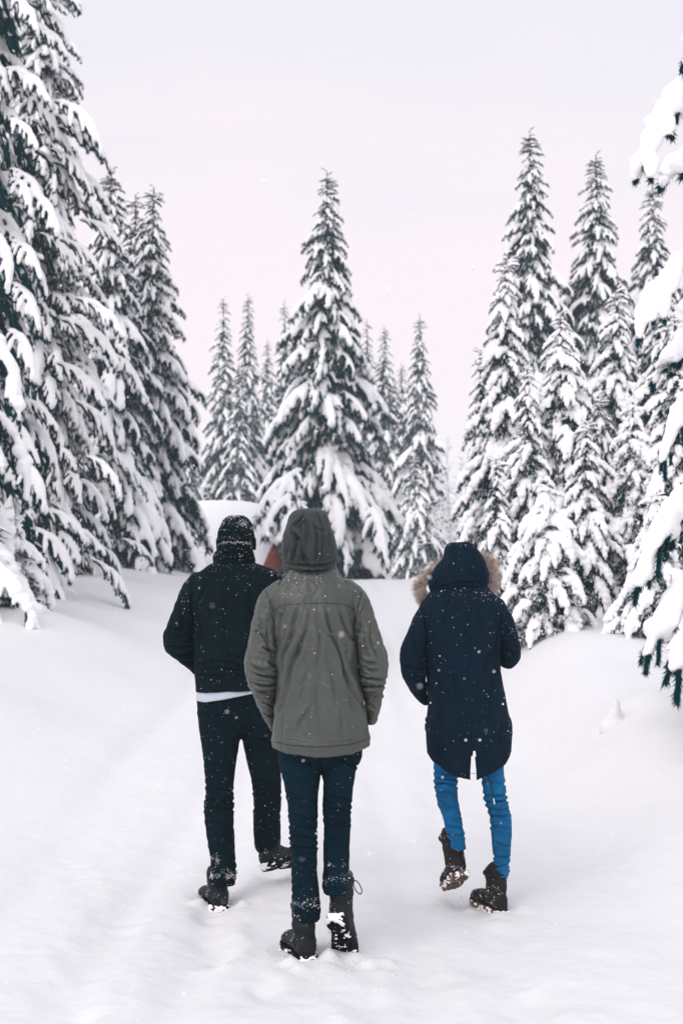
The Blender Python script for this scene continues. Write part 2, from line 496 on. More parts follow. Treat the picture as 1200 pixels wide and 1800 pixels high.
def spruce(px, Y, top_py, base_r, label, seed, kind='far', n=200, zb=None, power=.9, cat='spruce tree', group='snow laden spruces around the road',
           view_only=False, wid=1.0, lean=0.0, skirt=-.03, inr=.6, cap=9.0, uneven=.24, gaps=.10):
    """one spruce: its trunk stands where photo column px meets depth Y, its tip at photo row top_py"""
    global NB
    r = random.Random(seed)
    top = at(px, top_py, Y)
    z0 = gz(top[0], Y) if zb is None else zb
    H = top[2] - z0
    e = bpy.data.objects.new('spruce_tree', None); COL.objects.link(e)
    e.empty_display_size = .3
    e.location = (top[0], Y, z0 - .05)
    tag(e, label, cat, group)
    g = Geo()
    k = 14
    tz = np.linspace(0, H, k)
    rr = 0.018 * H * (1 - tz / H) ** .9 + .012
    sw = np.stack([lean * (tz / H) ** 2 + .01 * np.sin(tz), .01 * np.cos(tz * 1.3), tz], -1)
    tube(g, sw, rr, 8, cap=False)
    link('trunk', g.mesh('trunk', [M['bark']]), e)
    def axis_at(z): return np.array([np.interp(z, tz, sw[:, 0]), np.interp(z, tz, sw[:, 1]), z])
    inn = link('inner_foliage', r.choice(INNER), e); inn.scale = (base_r * inr, base_r * inr, H * .95); inn.rotation_euler = (0, 0, r.uniform(0, 6)); inn['kind'] = 'stuff'
    ga = 2.399963
    for q in range(n):
        f = (q + .5) / n
        f = 1 - (1 - f) ** 1.0 if False else f
        # more boughs where they are short
        h = 1 - (1 - f) ** 1.25
        az = q * ga + r.uniform(-.5, .5)
        un = float(fbm(np.array([[math.cos(az) * 1.3 + seed * 3.1, math.sin(az) * 1.3, h * H * .9]]), 2)[0])
        Lr = base_r * (1 - h) ** power * r.uniform(.68, 1.20) * (1 + uneven * 2 * min(un, .30)) + 0.035 * H ** .5
        Lr = min(Lr, base_r * 1.08)
        L0 = Lr * 1.22; L = min(L0, cap * r.uniform(.75, 1.2)); ro = max(0.0, (L0 - L) * .86)
        z = skirt * H + h * (H * (1 - skirt)) + L0 * (.50 - .30 * (1 - min(1, h * 6)))
        if z > H * .985: z = H * .985 - r.uniform(0, .12)
        up = 1 if h < .93 else 0
        pitch = R(r.uniform(-6, 16)) + R(14) * (1 - h) - (R(22) if not up else 0)
        if (view_only and math.sin(az) > .35) or r.random() < gaps: continue
        put_bough(e, kind, axis_at(z) + np.array([math.cos(az), math.sin(az), -.25]) * ro * (1 if r.random() < .8 else .6), az, pitch, L, R(r.uniform(-14, 14)), wid * r.uniform(.9, 1.2), r)
        NB += 1
    # leader shoot with little tufts
    for q in range(5):
        put_bough(e, kind, axis_at(H * (1 - .012 * q) + .0), r.uniform(0, 6.28), R(-60 + 9 * q), 0.05 * H ** .5 + .03 * q, 0, 1, r)
    return e

def tip_bough(parent, base, tip, kind='pillow', which=0, roll=0.0, wid=1.0):
    """a bough laid from base to tip (both in world coordinates)"""
    a, b = LIB[kind][which % len(LIB[kind])]
    T = TIPS[kind][which % len(LIB[kind])]
    d = np.asarray(tip, float) - base; hz_ = math.hypot(d[0], d[1])
    L = math.hypot(hz_, d[2]) / math.hypot(T[0], T[2])
    pitch = math.atan2(T[2], T[0]) - math.atan2(d[2], hz_)
    az = math.atan2(d[1], d[0])
    o = bpy.data.objects.new('bough', a); COL.objects.link(o); o.parent = parent
    o.location = np.asarray(base) - np.array(parent.location); o.rotation_euler = (roll, pitch, az); o.scale = (L, L * wid, L)
    if b is not None:
        s = bpy.data.objects.new('snow_load', b); COL.objects.link(s); s.parent = o
    return o
# left hand side of the road
spruce(-62, 19.0, -1250, 2.25, 'towering snowy spruce filling the left edge, its tip above the picture', 1, 'near', 720, view_only=True, cap=.86, uneven=.14, skirt=.0, inr=.5)
spruce(78, 24.0, -170, 1.72, 'tall snowy spruce just right of and behind the huge one at the left edge', 2, 'near', 600, view_only=True, cap=.84, uneven=.14, skirt=.0, inr=.5)
spruce(195, 28.0, 296, 1.55, 'snowy spruce at left whose pointed tip is the highest of the three small tips', 3, 'far', 260)
spruce(238, 32.0, 338, 1.4, 'snowy spruce at left, the middle and farthest of the three small tips in a row', 4, 'far', 190)
spruce(270, 29.5, 325, 1.36, 'slender snowy spruce forming the right edge of the left hand group beside the road', 5, 'far', 270)
L0 = spruce(-120, 15.6, 520, 1.5, 'low spruce under heavy snow pillows at the lower left edge', 6, 'heavy', 110)
spruce(26, 16.4, 900, .56, 'small young spruce smothered in snow at lower left before the tall ones', 26, 'buried', 50, cat='young spruce')
for q, (bx, by, tx, ty, y) in enumerate(((-60, 570, 34, 740, 15.2), (-70, 985, 62, 1105, 15.0), (-90, 1040, 16, 1135, 14.8), (-30, 400, 22, 520, 16.4), (-20, 720, 46, 880, 16.2))):
    tip_bough(L0, at(bx, by, y + .2), at(tx, ty, y), 'pillow', q, R(8 * (q % 3 - 1)), 1.0)
# middle
C0 = spruce(575, 37.2, 298, 2.06, 'large snowy spruce rising in the middle of the picture beyond the walkers', 7, 'far', 300, uneven=.15)
spruce(393, 66.0, 522, 1.72, 'faded snowy spruce behind the cabin, leftmost of the middle group', 8, 'far', 200)
spruce(436, 69.0, 518, 1.88, 'faded snowy spruce behind the cabin, second from the left in the middle group', 9, 'far', 200)
spruce(470, 75.0, 598, 1.65, 'faded snowy spruce partly hidden behind the pair over the cabin roof', 10, 'far', 150)
spruce(500, 78.0, 530, 1.95, 'pale spruce tip just left of the large middle spruce', 11, 'far', 150)
spruce(645, 78.0, 562, 1.95, 'pale spruce just right of the large middle spruce', 12, 'far', 150)
spruce(676, 67.5, 572, 1.95, 'snowy spruce second to the right of the large middle spruce', 13, 'far', 190)
spruce(706, 75.0, 640, 1.80, 'low pale spruce between two taller ones right of the middle spruce', 14, 'far', 150)
spruce(738, 64.5, 554, 1.88, 'snowy spruce at the right end of the middle group above the open gap', 15, 'far', 220)
# right hand side
spruce(931, 34.1, 226, 1.77, 'tallest snowy spruce of the right hand group', 16, 'far', 270)
spruce(1047, 34.8, 268, 1.85, 'second tallest spruce of the right hand group, in the middle of three tips', 17, 'far', 270)
spruce(1146, 36.9, 322, 1.92, 'third and rightmost tip of the right hand group of tall spruces', 18, 'far', 250)
spruce(890, 18.6, 440, .86, 'heavily snow laden spruce at the left end of the right hand group', 19, 'heavyfar', 170, cap=.55, uneven=.3)
spruce(985, 17.6, 545, .78, 'heavily snow laden spruce in front of the tallest one at right', 20, 'heavyfar', 140, cap=.5, uneven=.3)
spruce(958, 14.9, 846, .66, 'small young spruce buried under snow just right of the fur hooded person', 21, 'buried', 110, cat='young spruce', cap=.42, skirt=-.06)
spruce(1110, 16.6, 700, .70, 'rounded snow laden spruce at right between the tall tips and the near boughs', 22, 'buried', 90, cap=.5, uneven=.3)
spruce(1185, 15.2, 545, .70, 'snow laden spruce at the right edge above the near drooping boughs', 23, 'heavy', 110, cap=.5, uneven=.3)
spruce(1050, 20.0, 690, .95, 'dark gapped snowy spruce low in the right hand group', 24, 'far', 150)
spruce(870, 16.6, 800, .48, 'short snow crusted spruce at the left foot of the right hand group', 27, 'heavyfar', 70, cap=.45)
spruce(845, 19.5, 610, .62, 'low heavily snowed spruce at the outer left foot of the right hand group', 31, 'heavyfar', 110, cap=.5, uneven=.3)
spruce(925, 17.4, 640, .60, 'snow crusted spruce between the two heavily laden ones at right', 32, 'heavyfar', 110, cap=.45, uneven=.3)
spruce(1028, 16.4, 735, .60, 'drooping snow crusted spruce right of the buried young one', 33, 'heavyfar', 110, cap=.45, uneven=.3)
spruce(1085, 20.5, 500, 1.0, 'snow plastered spruce filling the space before the middle tip at right', 34, 'heavyfar', 150, cap=.6, uneven=.3)
spruce(1165, 18.5, 470, .95, 'snow plastered spruce low before the rightmost tip', 35, 'heavyfar', 150, cap=.6, uneven=.3)
spruce(1150, 13.6, 860, .55, 'squat snow capped spruce behind the lowest near boughs at right', 36, 'buried', 80, cap=.42)
# the near tree at the right edge: its trunk stands outside the picture, its boughs reach in
T = bpy.data.objects.new('spruce_tree', None); COL.objects.link(T)
tp = at(1500, 1100, 8.8); T.location = (tp[0], 8.8, gz(tp[0], 8.8) - .05)
tag(T, 'nearest spruce at the right edge, only its thickly snow capped boughs reaching into view', 'spruce tree', 'snow laden spruces around the road')
g = Geo(); tube(g, [(0, 0, 0), (0.02, 0, 2.5), (0, .02, 5), (0, 0, 6.8)], [.13, .10, .06, .02], 10, cap=False)
link('trunk', g.mesh('trunk', [M['bark']]), T)
r = random.Random(5)
for q, (bx, by, tx, ty, y0, y1) in enumerate((
        (1400, -20, 1188, 124, 8.8, 8.3), (1400, 130, 1130, 296, 8.8, 8.2), (1390, 400, 1122, 575, 8.8, 8.4), (1370, 640, 1155, 815, 8.8, 8.5),
        (1380, 810, 1112, 1035, 8.8, 8.3), (1370, 990, 1100, 1160, 8.8, 8.2), (1480, 250, 1170, 300, 8.8, 8.9), (1480, 560, 1165, 640, 8.8, 9.0),
        (1500, 1000, 1162, 1180, 8.8, 7.9), (1480, 800, 1180, 930, 8.8, 9.2), (1480, 1020, 1200, 1120, 8.8, 8.6), (1480, 420, 1195, 560, 8.8, 9.2), (1490, 960, 1185, 1150, 8.8, 8.9))):
    tip_bough(T, at(bx, by, y0), at(tx, ty, y1), 'pillow' if q not in (6, 7, 9, 11) else 'heavy', q, R(r.uniform(-10, 10)), .9 if q not in (6, 7, 9, 11) else .8)
for q in range(44):     # the rest of the tree, out of the picture
    h = q / 60; az = r.uniform(-1.9, 1.9)
    put_bough(T, 'heavy', (0, 0, 1.0 + h * 5.6), az, R(5), 1.5 * (1 - h) + .2, 0, 1, r)
for q, (bx, by, tx, ty, y) in enumerate(((560, 800, 452, 905, 33.6), (560, 830, 470, 936, 33.3), (565, 850, 490, 948, 33.5), (560, 780, 478, 900, 33.9), (600, 830, 676, 985, 33.8))):
    tip_bough(C0, at((bx + tx) / 2 + 12, (by + ty) / 2 - 12, (36.4 + y) / 2), at(tx, ty, y), 'far', q, 0, .9)
print('boughs', NB)

# pale trees in the gap beyond the road, bare and rimed
M['rime'] = mat('rimed_twig', (0.45, 0.46, 0.50), 0.8)
def bare_tree(px, Y, top_py, label, seed):
    r = random.Random(seed); top = at(px, top_py, Y); z0 = gz(top[0], Y); H = top[2] - z0
    e = bpy.data.objects.new('bare_tree', None); COL.objects.link(e); e.location = (top[0], Y, z0 - .05)
    tag(e, label, 'bare tree', 'rimed bare trees beyond the road')
    g = Geo(); P = np.stack([.1 * np.sin(np.linspace(0, 3, 9) + seed), np.zeros(9), np.linspace(0, H, 9)], -1)
    tube(g, P, np.linspace(.016 * H, .01, 9), 6, cap=False)
    link('trunk', g.mesh('trunk', [M['rime']]), e)
    g = Geo()
    for k in range(46):
        h = r.uniform(.12, .97); p = P[0] * 0 + [np.interp(h * H, P[:, 2], P[:, 0]), 0, h * H]
        L = H * .20 * (1.15 - h) * r.uniform(.7, 1.3)
        a = arc(p, r.uniform(0, 6.28), R(55), R(r.uniform(-10, 30)), L, 6)
        tube(g, a, np.linspace(.035, .012, 6), 4)
        for _ in range(6):
            b = arc(a[r.randint(1, 5)], r.uniform(0, 6.28), R(r.uniform(-20, 60)), R(r.uniform(-40, 20)), L * .45, 4)
            tube(g, b, np.linspace(.028, .012, 4), 3)
    c = link('crown', g.mesh('crown', [M['snow']]), e)
for k, (px, Y, ty) in enumerate(((790, 58, 765), (812, 66, 800), (770, 70, 820), (838, 60, 790), (345, 62, 800), (752, 75, 850))):
    bare_tree(px, Y, ty, ['frosted bare tree in the hazy gap right of the middle spruces', 'fainter frosted bare tree close beside the taller one in the gap', 'low frosted bare tree behind the foot of the middle spruces',
                          'frosted bare tree at the left foot of the right hand spruces', 'frosted bare tree in the gap between the left group and the cabin', 'faint low frosted tree deep in the gap'][k], 40 + k)
for k, (px, Y, ty) in enumerate(((600, 66, 700), (330, 60, 760), (772, 62, 880), (800, 72, 900), (850, 52, 640), (420, 64, 640), (1000, 50, 560), (1100, 52, 600), (1180, 50, 620), (730, 60, 800), (120, 50, 520))):
    spruce(px, Y, ty, 1.5, ['hazy spruce hidden behind the large middle spruce', 'hazy low spruce behind the right edge of the left group', 'low hazy spruce at the foot of the gap right of the middle group', 'second low hazy spruce in the gap, farther off',
           'hazy spruce behind the left end of the right hand group', 'hazy spruce far behind the cabin', 'hazy spruce behind the tallest right hand spruces', 'hazy spruce behind the middle of the right hand group',
           'hazy spruce behind the right edge of the right hand group', 'low hazy spruce behind the right end of the middle group', 'hazy spruce far behind the left hand group'][k], 60 + k, 'far', 110)

# snow bent sapling on the right verge
S = at(1078, 1200, 9.6); gzS = gz(S[0], 9.6)
e = bpy.data.objects.new('sapling', None); COL.objects.link(e); e.location = (S[0], 9.6, gzS); e.scale = (.62, .62, 1.15)
tag(e, 'tiny bent sapling capped with snow on the right verge beside the near boughs', 'sapling')
g = Geo(); P = np.array([(0, 0, -.05), (.0, 0, .02), (.004, 0, .05), (.010, 0, .08), (.022, 0, .10)])
tube(g, P, [.006, .006, .005, .004, .003], 6)
tube(g, [(-.03, -.01, .04), (-.04, -.02, .055), (-.035, -.02, .07)], .004, 5); tube(g, [(0, 0, .03), (-.03, -.01, .045)], .003, 4)
link('stem', g.mesh('stem', [M['bark']]), e)
g = Geo(); ball(g, (0, 0, -.02), (.17, .13, .07), 12); ball(g, (0, 0, .03), (.085, .075, .07), 12); ball(g, (.02, 0, .09), (.055, .05, .06), 12); ball(g, (.05, .02, .03), (.07, .06, .06), 10)
V, Qd = remeshed(g, .006, 14, .7); link('snow_load', mesh_np('snow_load', V, Qd, [M['ground']]), e)

# ------------------------------------------------------------------ cabin beyond the rise
M['red_wood'] = mat('red_brown_boards', (0.55, 0.15, 0.09), 0.8, bump=.4, bscale=12, var=.3, vscale=3, stretch=(1, 1, 12))
M['dark_wood'] = mat('dark_wood', (0.05, 0.03, 0.025), 0.8)
CY = 34.6
eL = at(335, 998, CY); eR = at(468, 993, CY + .2); rT = at(397, 893, CY + 1.5)
yaw = R(-18)
cab = bpy.data.objects.new('cabin', None); COL.objects.link(cab)
gzc = gz(eR[0], CY)
cab.location = (eR[0] - 1.36, CY + 1.5, gzc - .3); cab.rotation_euler = (0, 0, yaw)
tag(cab, 'small red timber cabin under a thick snow roof, left of the middle spruce', 'cabin')
hl_, hd_ = 1.5, 1.3
ze = eR[2] - (gzc - .3) + .12; zr = rT[2] - (gzc - .3) - .12
def cabpart(name, g, m, parent=cab): return link(name, g.mesh(name, [m], False), parent)
g = Geo(); g.box((0, 0, ze / 2 - .02), (hl_ - .25, hd_ - .25, ze / 2)); cabpart('wall', g, M['dark_wood'])
k = 0
pl = None
z = .10
while z < zr - .50:
    w = hd_ - .18 if z < ze else (hd_ + .05) * (zr - z) / (zr - ze) - .10
    if w > .08:
        g = Geo(); g.box((hl_ - .20, 0, z), (.05, w, .078)); cabpart('board', g, M['red_wood'])
        if z < ze:
            g = Geo(); g.box((0, -hd_ + .20, z), (hl_ - .26, .05, .078)); cabpart('board', g, M['red_wood'])
    z += .165
rf = None
for s_ in (-1, 1):
    a = math.atan2(zr - ze, hd_)
    g = Geo(); L2 = math.hypot(hd_ + .15, (zr - ze) * (hd_ + .15) / hd_) / 2
    Rx = np.array(Matrix.Rotation(-s_ * a, 3, 'X'))
    c = np.array([0, s_ * (hd_ + .15) / 2, zr - (zr - ze) * (hd_ + .15) / hd_ / 2])
    g.box(c, (hl_ + .12, L2, .04), Rx); roof = cabpart('roof', g, M['dark_wood'])
g = Geo()
n_ = 22
for s_ in (-1, 1):
    for i_ in range(n_):
        for j_ in range(12):
            x = -hl_ - .10 + (2 * hl_ + .32) * i_ / (n_ - 1); t_ = j_ / 11
            y = s_ * (hd_ + .16) * t_; zz = zr - (zr - ze) / hd_ * abs(y) + .17 - .22 * abs(x / hl_) ** 3 * (1 - t_) - .10 * t_ ** 4
            ball(g, (x, y, zz), (.18, .17, .17), 8)
V, Qd = remeshed(g, .06, 5, .6)
link('roof_snow', mesh_np('roof_snow', V, Qd, [M['snow']]), cab)
# ------------------------------------------------------------------ people
M['skin'] = mat('skin', (0.50, 0.28, 0.22), 0.5, var=.12, vscale=30)
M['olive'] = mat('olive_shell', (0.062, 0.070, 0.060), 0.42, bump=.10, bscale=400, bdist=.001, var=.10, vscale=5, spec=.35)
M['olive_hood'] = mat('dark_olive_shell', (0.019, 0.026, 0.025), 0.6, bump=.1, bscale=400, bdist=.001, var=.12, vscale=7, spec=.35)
M['black_wool'] = mat('black_cloth', (0.0015, 0.0085, 0.0120), 0.85, bump=.2, bscale=300, bdist=.001, var=.2, vscale=8, spec=.07)
M['knit'] = mat('black_knit', (0.002, 0.009, 0.012), 0.95, bump=.8, bscale=150, bdist=.004, spec=.05)
M['navy'] = mat('navy_cotton', (0.0010, 0.0105, 0.0230), 0.8, bump=.15, bscale=350, bdist=.001, var=.18, vscale=6, spec=.08)
M['black_jean'] = mat('black_denim', (0.0015, 0.0090, 0.0135), 0.88, bump=.3, bscale=500, bdist=.0008, var=.2, vscale=9, spec=.05)
M['dark_jean'] = mat('dark_denim', (0.0015, 0.0125, 0.0210), 0.88, bump=.3, bscale=500, bdist=.0008, var=.25, vscale=8, spec=.05)
M['blue_jean'] = mat('blue_denim', (0.004, 0.110, 0.255), 0.88, bump=.3, bscale=500, bdist=.0008, var=.32, vscale=10, spec=.15)
M['shirt'] = mat('pale_cotton', (0.50, 0.55, 0.62), 0.9, bump=.2, bscale=40)
M['leather'] = mat('black_leather', (0.009, 0.013, 0.016), 0.55, bump=.3, bscale=90, bdist=.002, var=.25, vscale=14, spec=.15)
M['brown_leather'] = mat('brown_leather', (0.017, 0.0145, 0.0135), 0.6, bump=.35, bscale=80, bdist=.002, var=.3, vscale=14, spec=.12)
M['rubber'] = mat('black_rubber', (0.006, 0.008, 0.010), 0.8, spec=.1)
M['brown_rubber'] = mat('brown_rubber', (0.14, 0.085, 0.055), 0.6, var=.4, vscale=30)
M['lace'] = mat('lace', (0.012, 0.012, 0.014), 0.8)
M['metal'] = mat('snap_metal', (0.75, 0.76, 0.78), 0.35, spec=.8)
M['fur'] = mat('fur', (0.50, 0.36, 0.29), 0.8, col2=(0.85, 0.74, 0.68), var=.3, vscale=60)
M['orange'] = mat('orange_lining', (0.55, 0.10, 0.06), 0.8)
M['seam'] = mat('olive_thread', (0.014, 0.017, 0.015), 0.8)
M['seam_dark'] = mat('dark_thread', (0.0008, 0.003, 0.006), 0.8)
M['seam_blue'] = mat('blue_thread', (0.004, 0.05, 0.12), 0.8)
M['hair'] = mat('hair', (0.02, 0.014, 0.01), 0.6)

def catm(rows, t):
    rows = np.asarray(rows, float); n = len(rows)
    i = np.clip(np.floor(t).astype(int), 0, n - 2); f = (t - i)[:, None]
    p0 = rows[np.clip(i - 1, 0, n - 1)]; p1 = rows[i]; p2 = rows[i + 1]; p3 = rows[np.clip(i + 2, 0, n - 1)]
    # limited tangents keep the outline from overshooting
    def tan(a, b, c):
        d1, d2 = b - a, c - b
        m = np.where(d1 * d2 > 0, 2 * d1 * d2 / (d1 + d2 + 1e-9 * np.sign(d1 + d2 + 1e-12)), 0)
        return m
    m1 = tan(p0, p1, p2); m2 = tan(p1, p2, p3)
    m1 = np.where((i == 0)[:, None], p2 - p1, m1); m2 = np.where((i == n - 2)[:, None], p2 - p1, m2)
    h = f
    return (2 * h**3 - 3 * h**2 + 1) * p1 + (h**3 - 2 * h**2 + h) * m1 + (-2 * h**3 + 3 * h**2) * p2 + (h**3 - h**2) * m2

class Shell:
    """a garment piece lofted through level outlines: rows of
    (photo row, left column, right column, depth offset, half depth)"""
    def __init__(s, rows, D, nseg=160, step=.0045, ex=2.3, gap=None, capt=False, capb=False):
        rows = np.asarray(rows, float)
        d = np.abs(np.diff(rows[:, 0])); d2 = np.abs(np.diff(rows[:, 1])); d3 = np.abs(np.diff(rows[:, 2]))
        cnt = np.maximum(1, np.round(np.maximum(d, np.maximum(d2, d3) * .8) * D / 2500 / step)).astype(int)
        t = np.concatenate([k + np.arange(c) / c for k, c in enumerate(cnt)] + [[len(rows) - 1.0]])
        Rw = catm(rows, t)
        s.Rw = Rw; s.D = D
        a = np.linspace(0, 2 * np.pi, nseg, endpoint=False) - np.pi / 2      # 0 = towards the camera
        if gap:       # an opening at the far side, half width in radians
            a = np.linspace(-np.pi + gap, np.pi - gap, nseg) - np.pi / 2
        s.gap = gap
        ca, sa = np.cos(a), np.sin(a)
        ux = np.sign(ca) * np.abs(ca) ** (2 / ex); uy = np.sign(sa) * np.abs(sa) ** (2 / ex)
        V = []
        for py, xl, xr, yo, ry in Rw:
            Y = D + yo
            A = at(xl, py, Y); B = at(xr, py, Y)
            c = (A + B) / 2; rx = (B[0] - A[0]) / 2
            V.append(np.stack([c[0] + rx * ux, c[1] + ry * uy, np.full(nseg, c[2])], -1))
        V = np.array(V); s.k, s.n = V.shape[:2]
        s.V = V.reshape(-1, 3)
        i = np.arange(s.k - 1)[:, None] * nseg
        j = np.arange(nseg - 1 if gap else nseg)[None, :]; j2 = (j + 1) % nseg
        s.Q = np.stack([i + j, i + nseg + j, i + nseg + j2, i + j2], -1).reshape(-1, 4)
        s.T = []
        if capt:
            s.V = np.vstack([s.V, V[0].mean(0)]); c = len(s.V) - 1
            s.T += [(c, q, (q + 1) % nseg) for q in range(nseg)]
        if capb:
            s.V = np.vstack([s.V, V[-1].mean(0)]); c = len(s.V) - 1; b = (s.k - 1) * nseg
            s.T += [(c, b + (q + 1) % nseg, b + q) for q in range(nseg)]
    def px(s):
        d = s.V - [0, 0, CAM_H]
        f = d[:, 1] * CP + d[:, 2] * SP; u = -d[:, 1] * SP + d[:, 2] * CP
        return 600 + 2500 * d[:, 0] / f, 900 - 2500 * u / f
    def normals(s):
        Nn = vnormals(s.V, s.Q)
        return Nn
    def folds(s, strokes, back=True, mul=1.0):
        """creases drawn as lines (x1,y1,x2,y2,width px,depth m): a valley with a ridge on either side"""
        Nn = s.normals(); X, Y = s.px()
        w8 = np.clip((-Nn[:, 1] + .15) / .4, 0, 1) if back else np.ones(len(X))
        wx = X + 2.2 * vnoise(s.V * 19); wy = Y + 2.2 * vnoise(s.V * 19 + 40)
        D_ = np.zeros(len(X))
        for x1, y1, x2, y2, w, dep in strokes:
            L = math.hypot(x2 - x1, y2 - y1) + 1e-6
            tx, ty = (x2 - x1) / L, (y2 - y1) / L
            t = ((wx - x1) * tx + (wy - y1) * ty) / L
            bow = .10 * L * np.sin(np.pi * np.clip(t, 0, 1)) * (1 if (x1 + y1) % 2 < 1 else -1)
            q = ((wx - x1) * -ty + (wy - y1) * tx - bow * .5) / (w * .8)
            end = sst(-.22, .25, t) * (1 - sst(.75, 1.22, t))
            D_ += end * dep * ((1.9 if w > 2.6 else 1.2) * mul) * (-1.15 * np.exp(-np.abs(q) * 1.7) + .75 * np.exp(-((q - 1.35) ** 2) * 1.1) + .45 * np.exp(-((q + 1.5) ** 2) * .8))
        s.V = s.V + Nn * (D_ * w8)[:, None]
        return s
    def rumple(s, amp=.004, sc=(9, 9, 4), ridge=.5, seed=0):
        Nn = s.normals()
        n1 = fbm(s.V * sc + seed * 13.7, 3); n2 = 1 - np.abs(fbm(s.V * np.array(sc) * 1.7 + seed * 5.1, 2)) * 3
        s.V = s.V + Nn * (amp * ((1 - ridge) * n1 * 2 + ridge * n2 * .8))[:, None]
        return s
    def rings(s, y0, y1, amp, pitch, seed=0):
        """bunched cloth: uneven horizontal ruckles between photo rows y0 and y1"""
        Nn = s.normals(); X, Y = s.px()
        w = sst(y0, y0 + (y1 - y0) * .35, Y) * (1 - sst(y1 - 2, y1 + 6, Y) * .3)
        ph = Y / pitch + 1.3 * fbm(s.V * [11, 11, 5] + seed, 2) + .6 * np.sin(np.arctan2(Nn[:, 1], Nn[:, 0]) + seed)
        r_ = np.abs(np.sin(np.pi * ph)) ** .7
        s.V = s.V + Nn * (amp * w * (r_ - .55) * (1 + .6 * vnoise(s.V * 22 + seed)))[:, None]
        return s
    def blend(s, r=0): return s

def seam(f, sh, pts, parent, r=.0012, m='seam'):
    """a stitched seam lying on the back of a garment along photo points"""
    X, Y = sh.px(); Nn = sh.normals(); ok = np.where(Nn[:, 1] < .25)[0]
    pts = np.array(pts, float); n = int(np.abs(np.diff(pts, axis=0)).sum() / 3) + 3
    t = np.linspace(0, len(pts) - 1, n); PP = catm(pts, t)
    P = []
    for x, y in PP:
        d = (X[ok] - x) ** 2 + (Y[ok] - y) ** 2
        q = ok[np.argsort(d)[:6]]; q = q[np.argmin(sh.V[q][:, 1])]
        p = at(x, y, sh.V[q][1]); P.append(p + Nn[q] * .0003)
    P = np.array(P)
    for _ in range(2): P[1:-1] = P[1:-1] * .5 + (P[:-2] + P[2:]) * .25
    g = Geo(); tube(g, P, r, 5); f.geo('seam', g, [M[m]], parent)

class Fig:
    def __init__(f, D, px, label):
        f.D = D; x = at(px, 1000, D)[0]
        f.org = np.array([x, D, gz(x, D)])
        f.label = label; f.root = None
    def obj(f, name, V, F, mats, parent=None, smooth=True, fmat=None, solid=0, sub=0):
        me = mesh_np(name, np.asarray(V) - f.org, F, mats, fmat, smooth)
        o = link(name, me, parent if parent is not None else f.root)
        if parent is None and f.root is None: o.location = f.org
        if solid:
            md = o.modifiers.new('thickness', 'SOLIDIFY'); md.thickness = solid; md.offset = -1; md.use_even_offset = False
        return o
    def geo(f, name, g, mats, parent=None, smooth=True):
        F, Mx = [], []
        if g.T: F.append(np.concatenate(g.T)); Mx.append(np.concatenate(g.mt))
        if g.Q: F.append(np.concatenate(g.Q)); Mx.append(np.concatenate(g.mq))
        return f.obj(name, np.concatenate(g.V), F, mats, parent, smooth, np.concatenate(Mx))
    def shell(f, name, s, m, parent=None, solid=.005):
        F = [s.Q] + ([np.array(s.T)] if s.T else [])
        return f.obj(name, s.V, F, [m], parent, True, None, solid)
    def flecks(f, o, V, Q, n, size=.0018, where=None, up=.5, seed=0, clump=0, name='snow_flecks'):
        """snow that has settled on the cloth: little lumps, most on the upper faces"""
        rn = np.random.default_rng(seed + 5)
        Nn = vnormals(V, Q)
        w = np.clip(Nn[:, 2] * up + (1 - up) * .6 + .1, 0.02, None)
        if clump: w = w * np.clip(.35 + 1.6 * fbm(V * 22 + seed, 2), 0.01, None) ** 2
        X, Y = Shell.px(type('T', (), {'V': V})())
        w = w * np.clip(-Nn[:, 1] + .6, .05, None)
        if where is not None: w = w * where(X, Y, V, Nn)
        w /= w.sum()
        n = int(n * .75)
        ix = rn.choice(len(V), n, p=w)
        P = V[ix] + rn.uniform(-.003, .003, (n, 3)) + Nn[ix] * .0005
        r_ = size * .52 * rn.lognormal(0, .5, n)
        O = np.array([[1, 0, 0], [-1, 0, 0], [0, 1, 0], [0, -1, 0], [0, 0, 1], [0, 0, -1]], float)
        sh = rn.uniform(.6, 1.4, (n, 6, 1))
        VV = (P[:, None] + O[None] * sh * r_[:, None, None]).reshape(-1, 3)
        T0 = np.array([(0, 2, 4), (2, 1, 4), (1, 3, 4), (3, 0, 4), (2, 0, 5), (1, 2, 5), (3, 1, 5), (0, 3, 5)])
        T = (T0[None] + np.arange(n)[:, None, None] * 6).reshape(-1, 3)
        k = f.obj(name, VV, T, [M['snow']], o, True)
        k['kind'] = 'stuff'
        return k

def chain(g, pts, rad, n=14, sub=3):
    pts = np.asarray(pts, float); rad = np.asarray(rad, float)
    t = np.linspace(0, len(pts) - 1, (len(pts) - 1) * sub + 1)
    P = catm(np.hstack([pts, rad[:, None]]), t)
    tube(g, P[:, :3], P[:, 3], n)

def hand(g, w, d, s, side):
    """palm, four unequal bent fingers and a thumb, from the wrist w along d"""
    d = np.asarray(d, float) / np.linalg.norm(d)
    x = np.array([side, 0, 0.]); x -= d * x.dot(d); x /= np.linalg.norm(x); c = np.cross(d, x) * side
    # c points to the back of the hand or the palm; x runs from thumb side outwards
    for k in range(4):
        o = (k - 1.5) * .020
        b = w + x * o * .7
        kn = w + d * .085 + x * o
        L = (.072, .080, .074, .058)[k]
        p1 = kn + d * L * .45 + c * .008; p2 = p1 + (d * .8 + c * .5) * L * .32; p3 = p2 + (d * .5 + c * .7) * L * .25
        chain(g, [b, kn, p1, p2, p3], [.013, .011, .0092, .0085, .0075], 8, 2)
    t0 = w + d * .02 - x * .025; t1 = t0 + (d * .6 - x * .75) * .038; t2 = t1 + (d * .85 - x * .3 + c * .2) * .032
    chain(g, [w, t0, t1, t2], [.013, .013, .0105, .009], 8, 2)

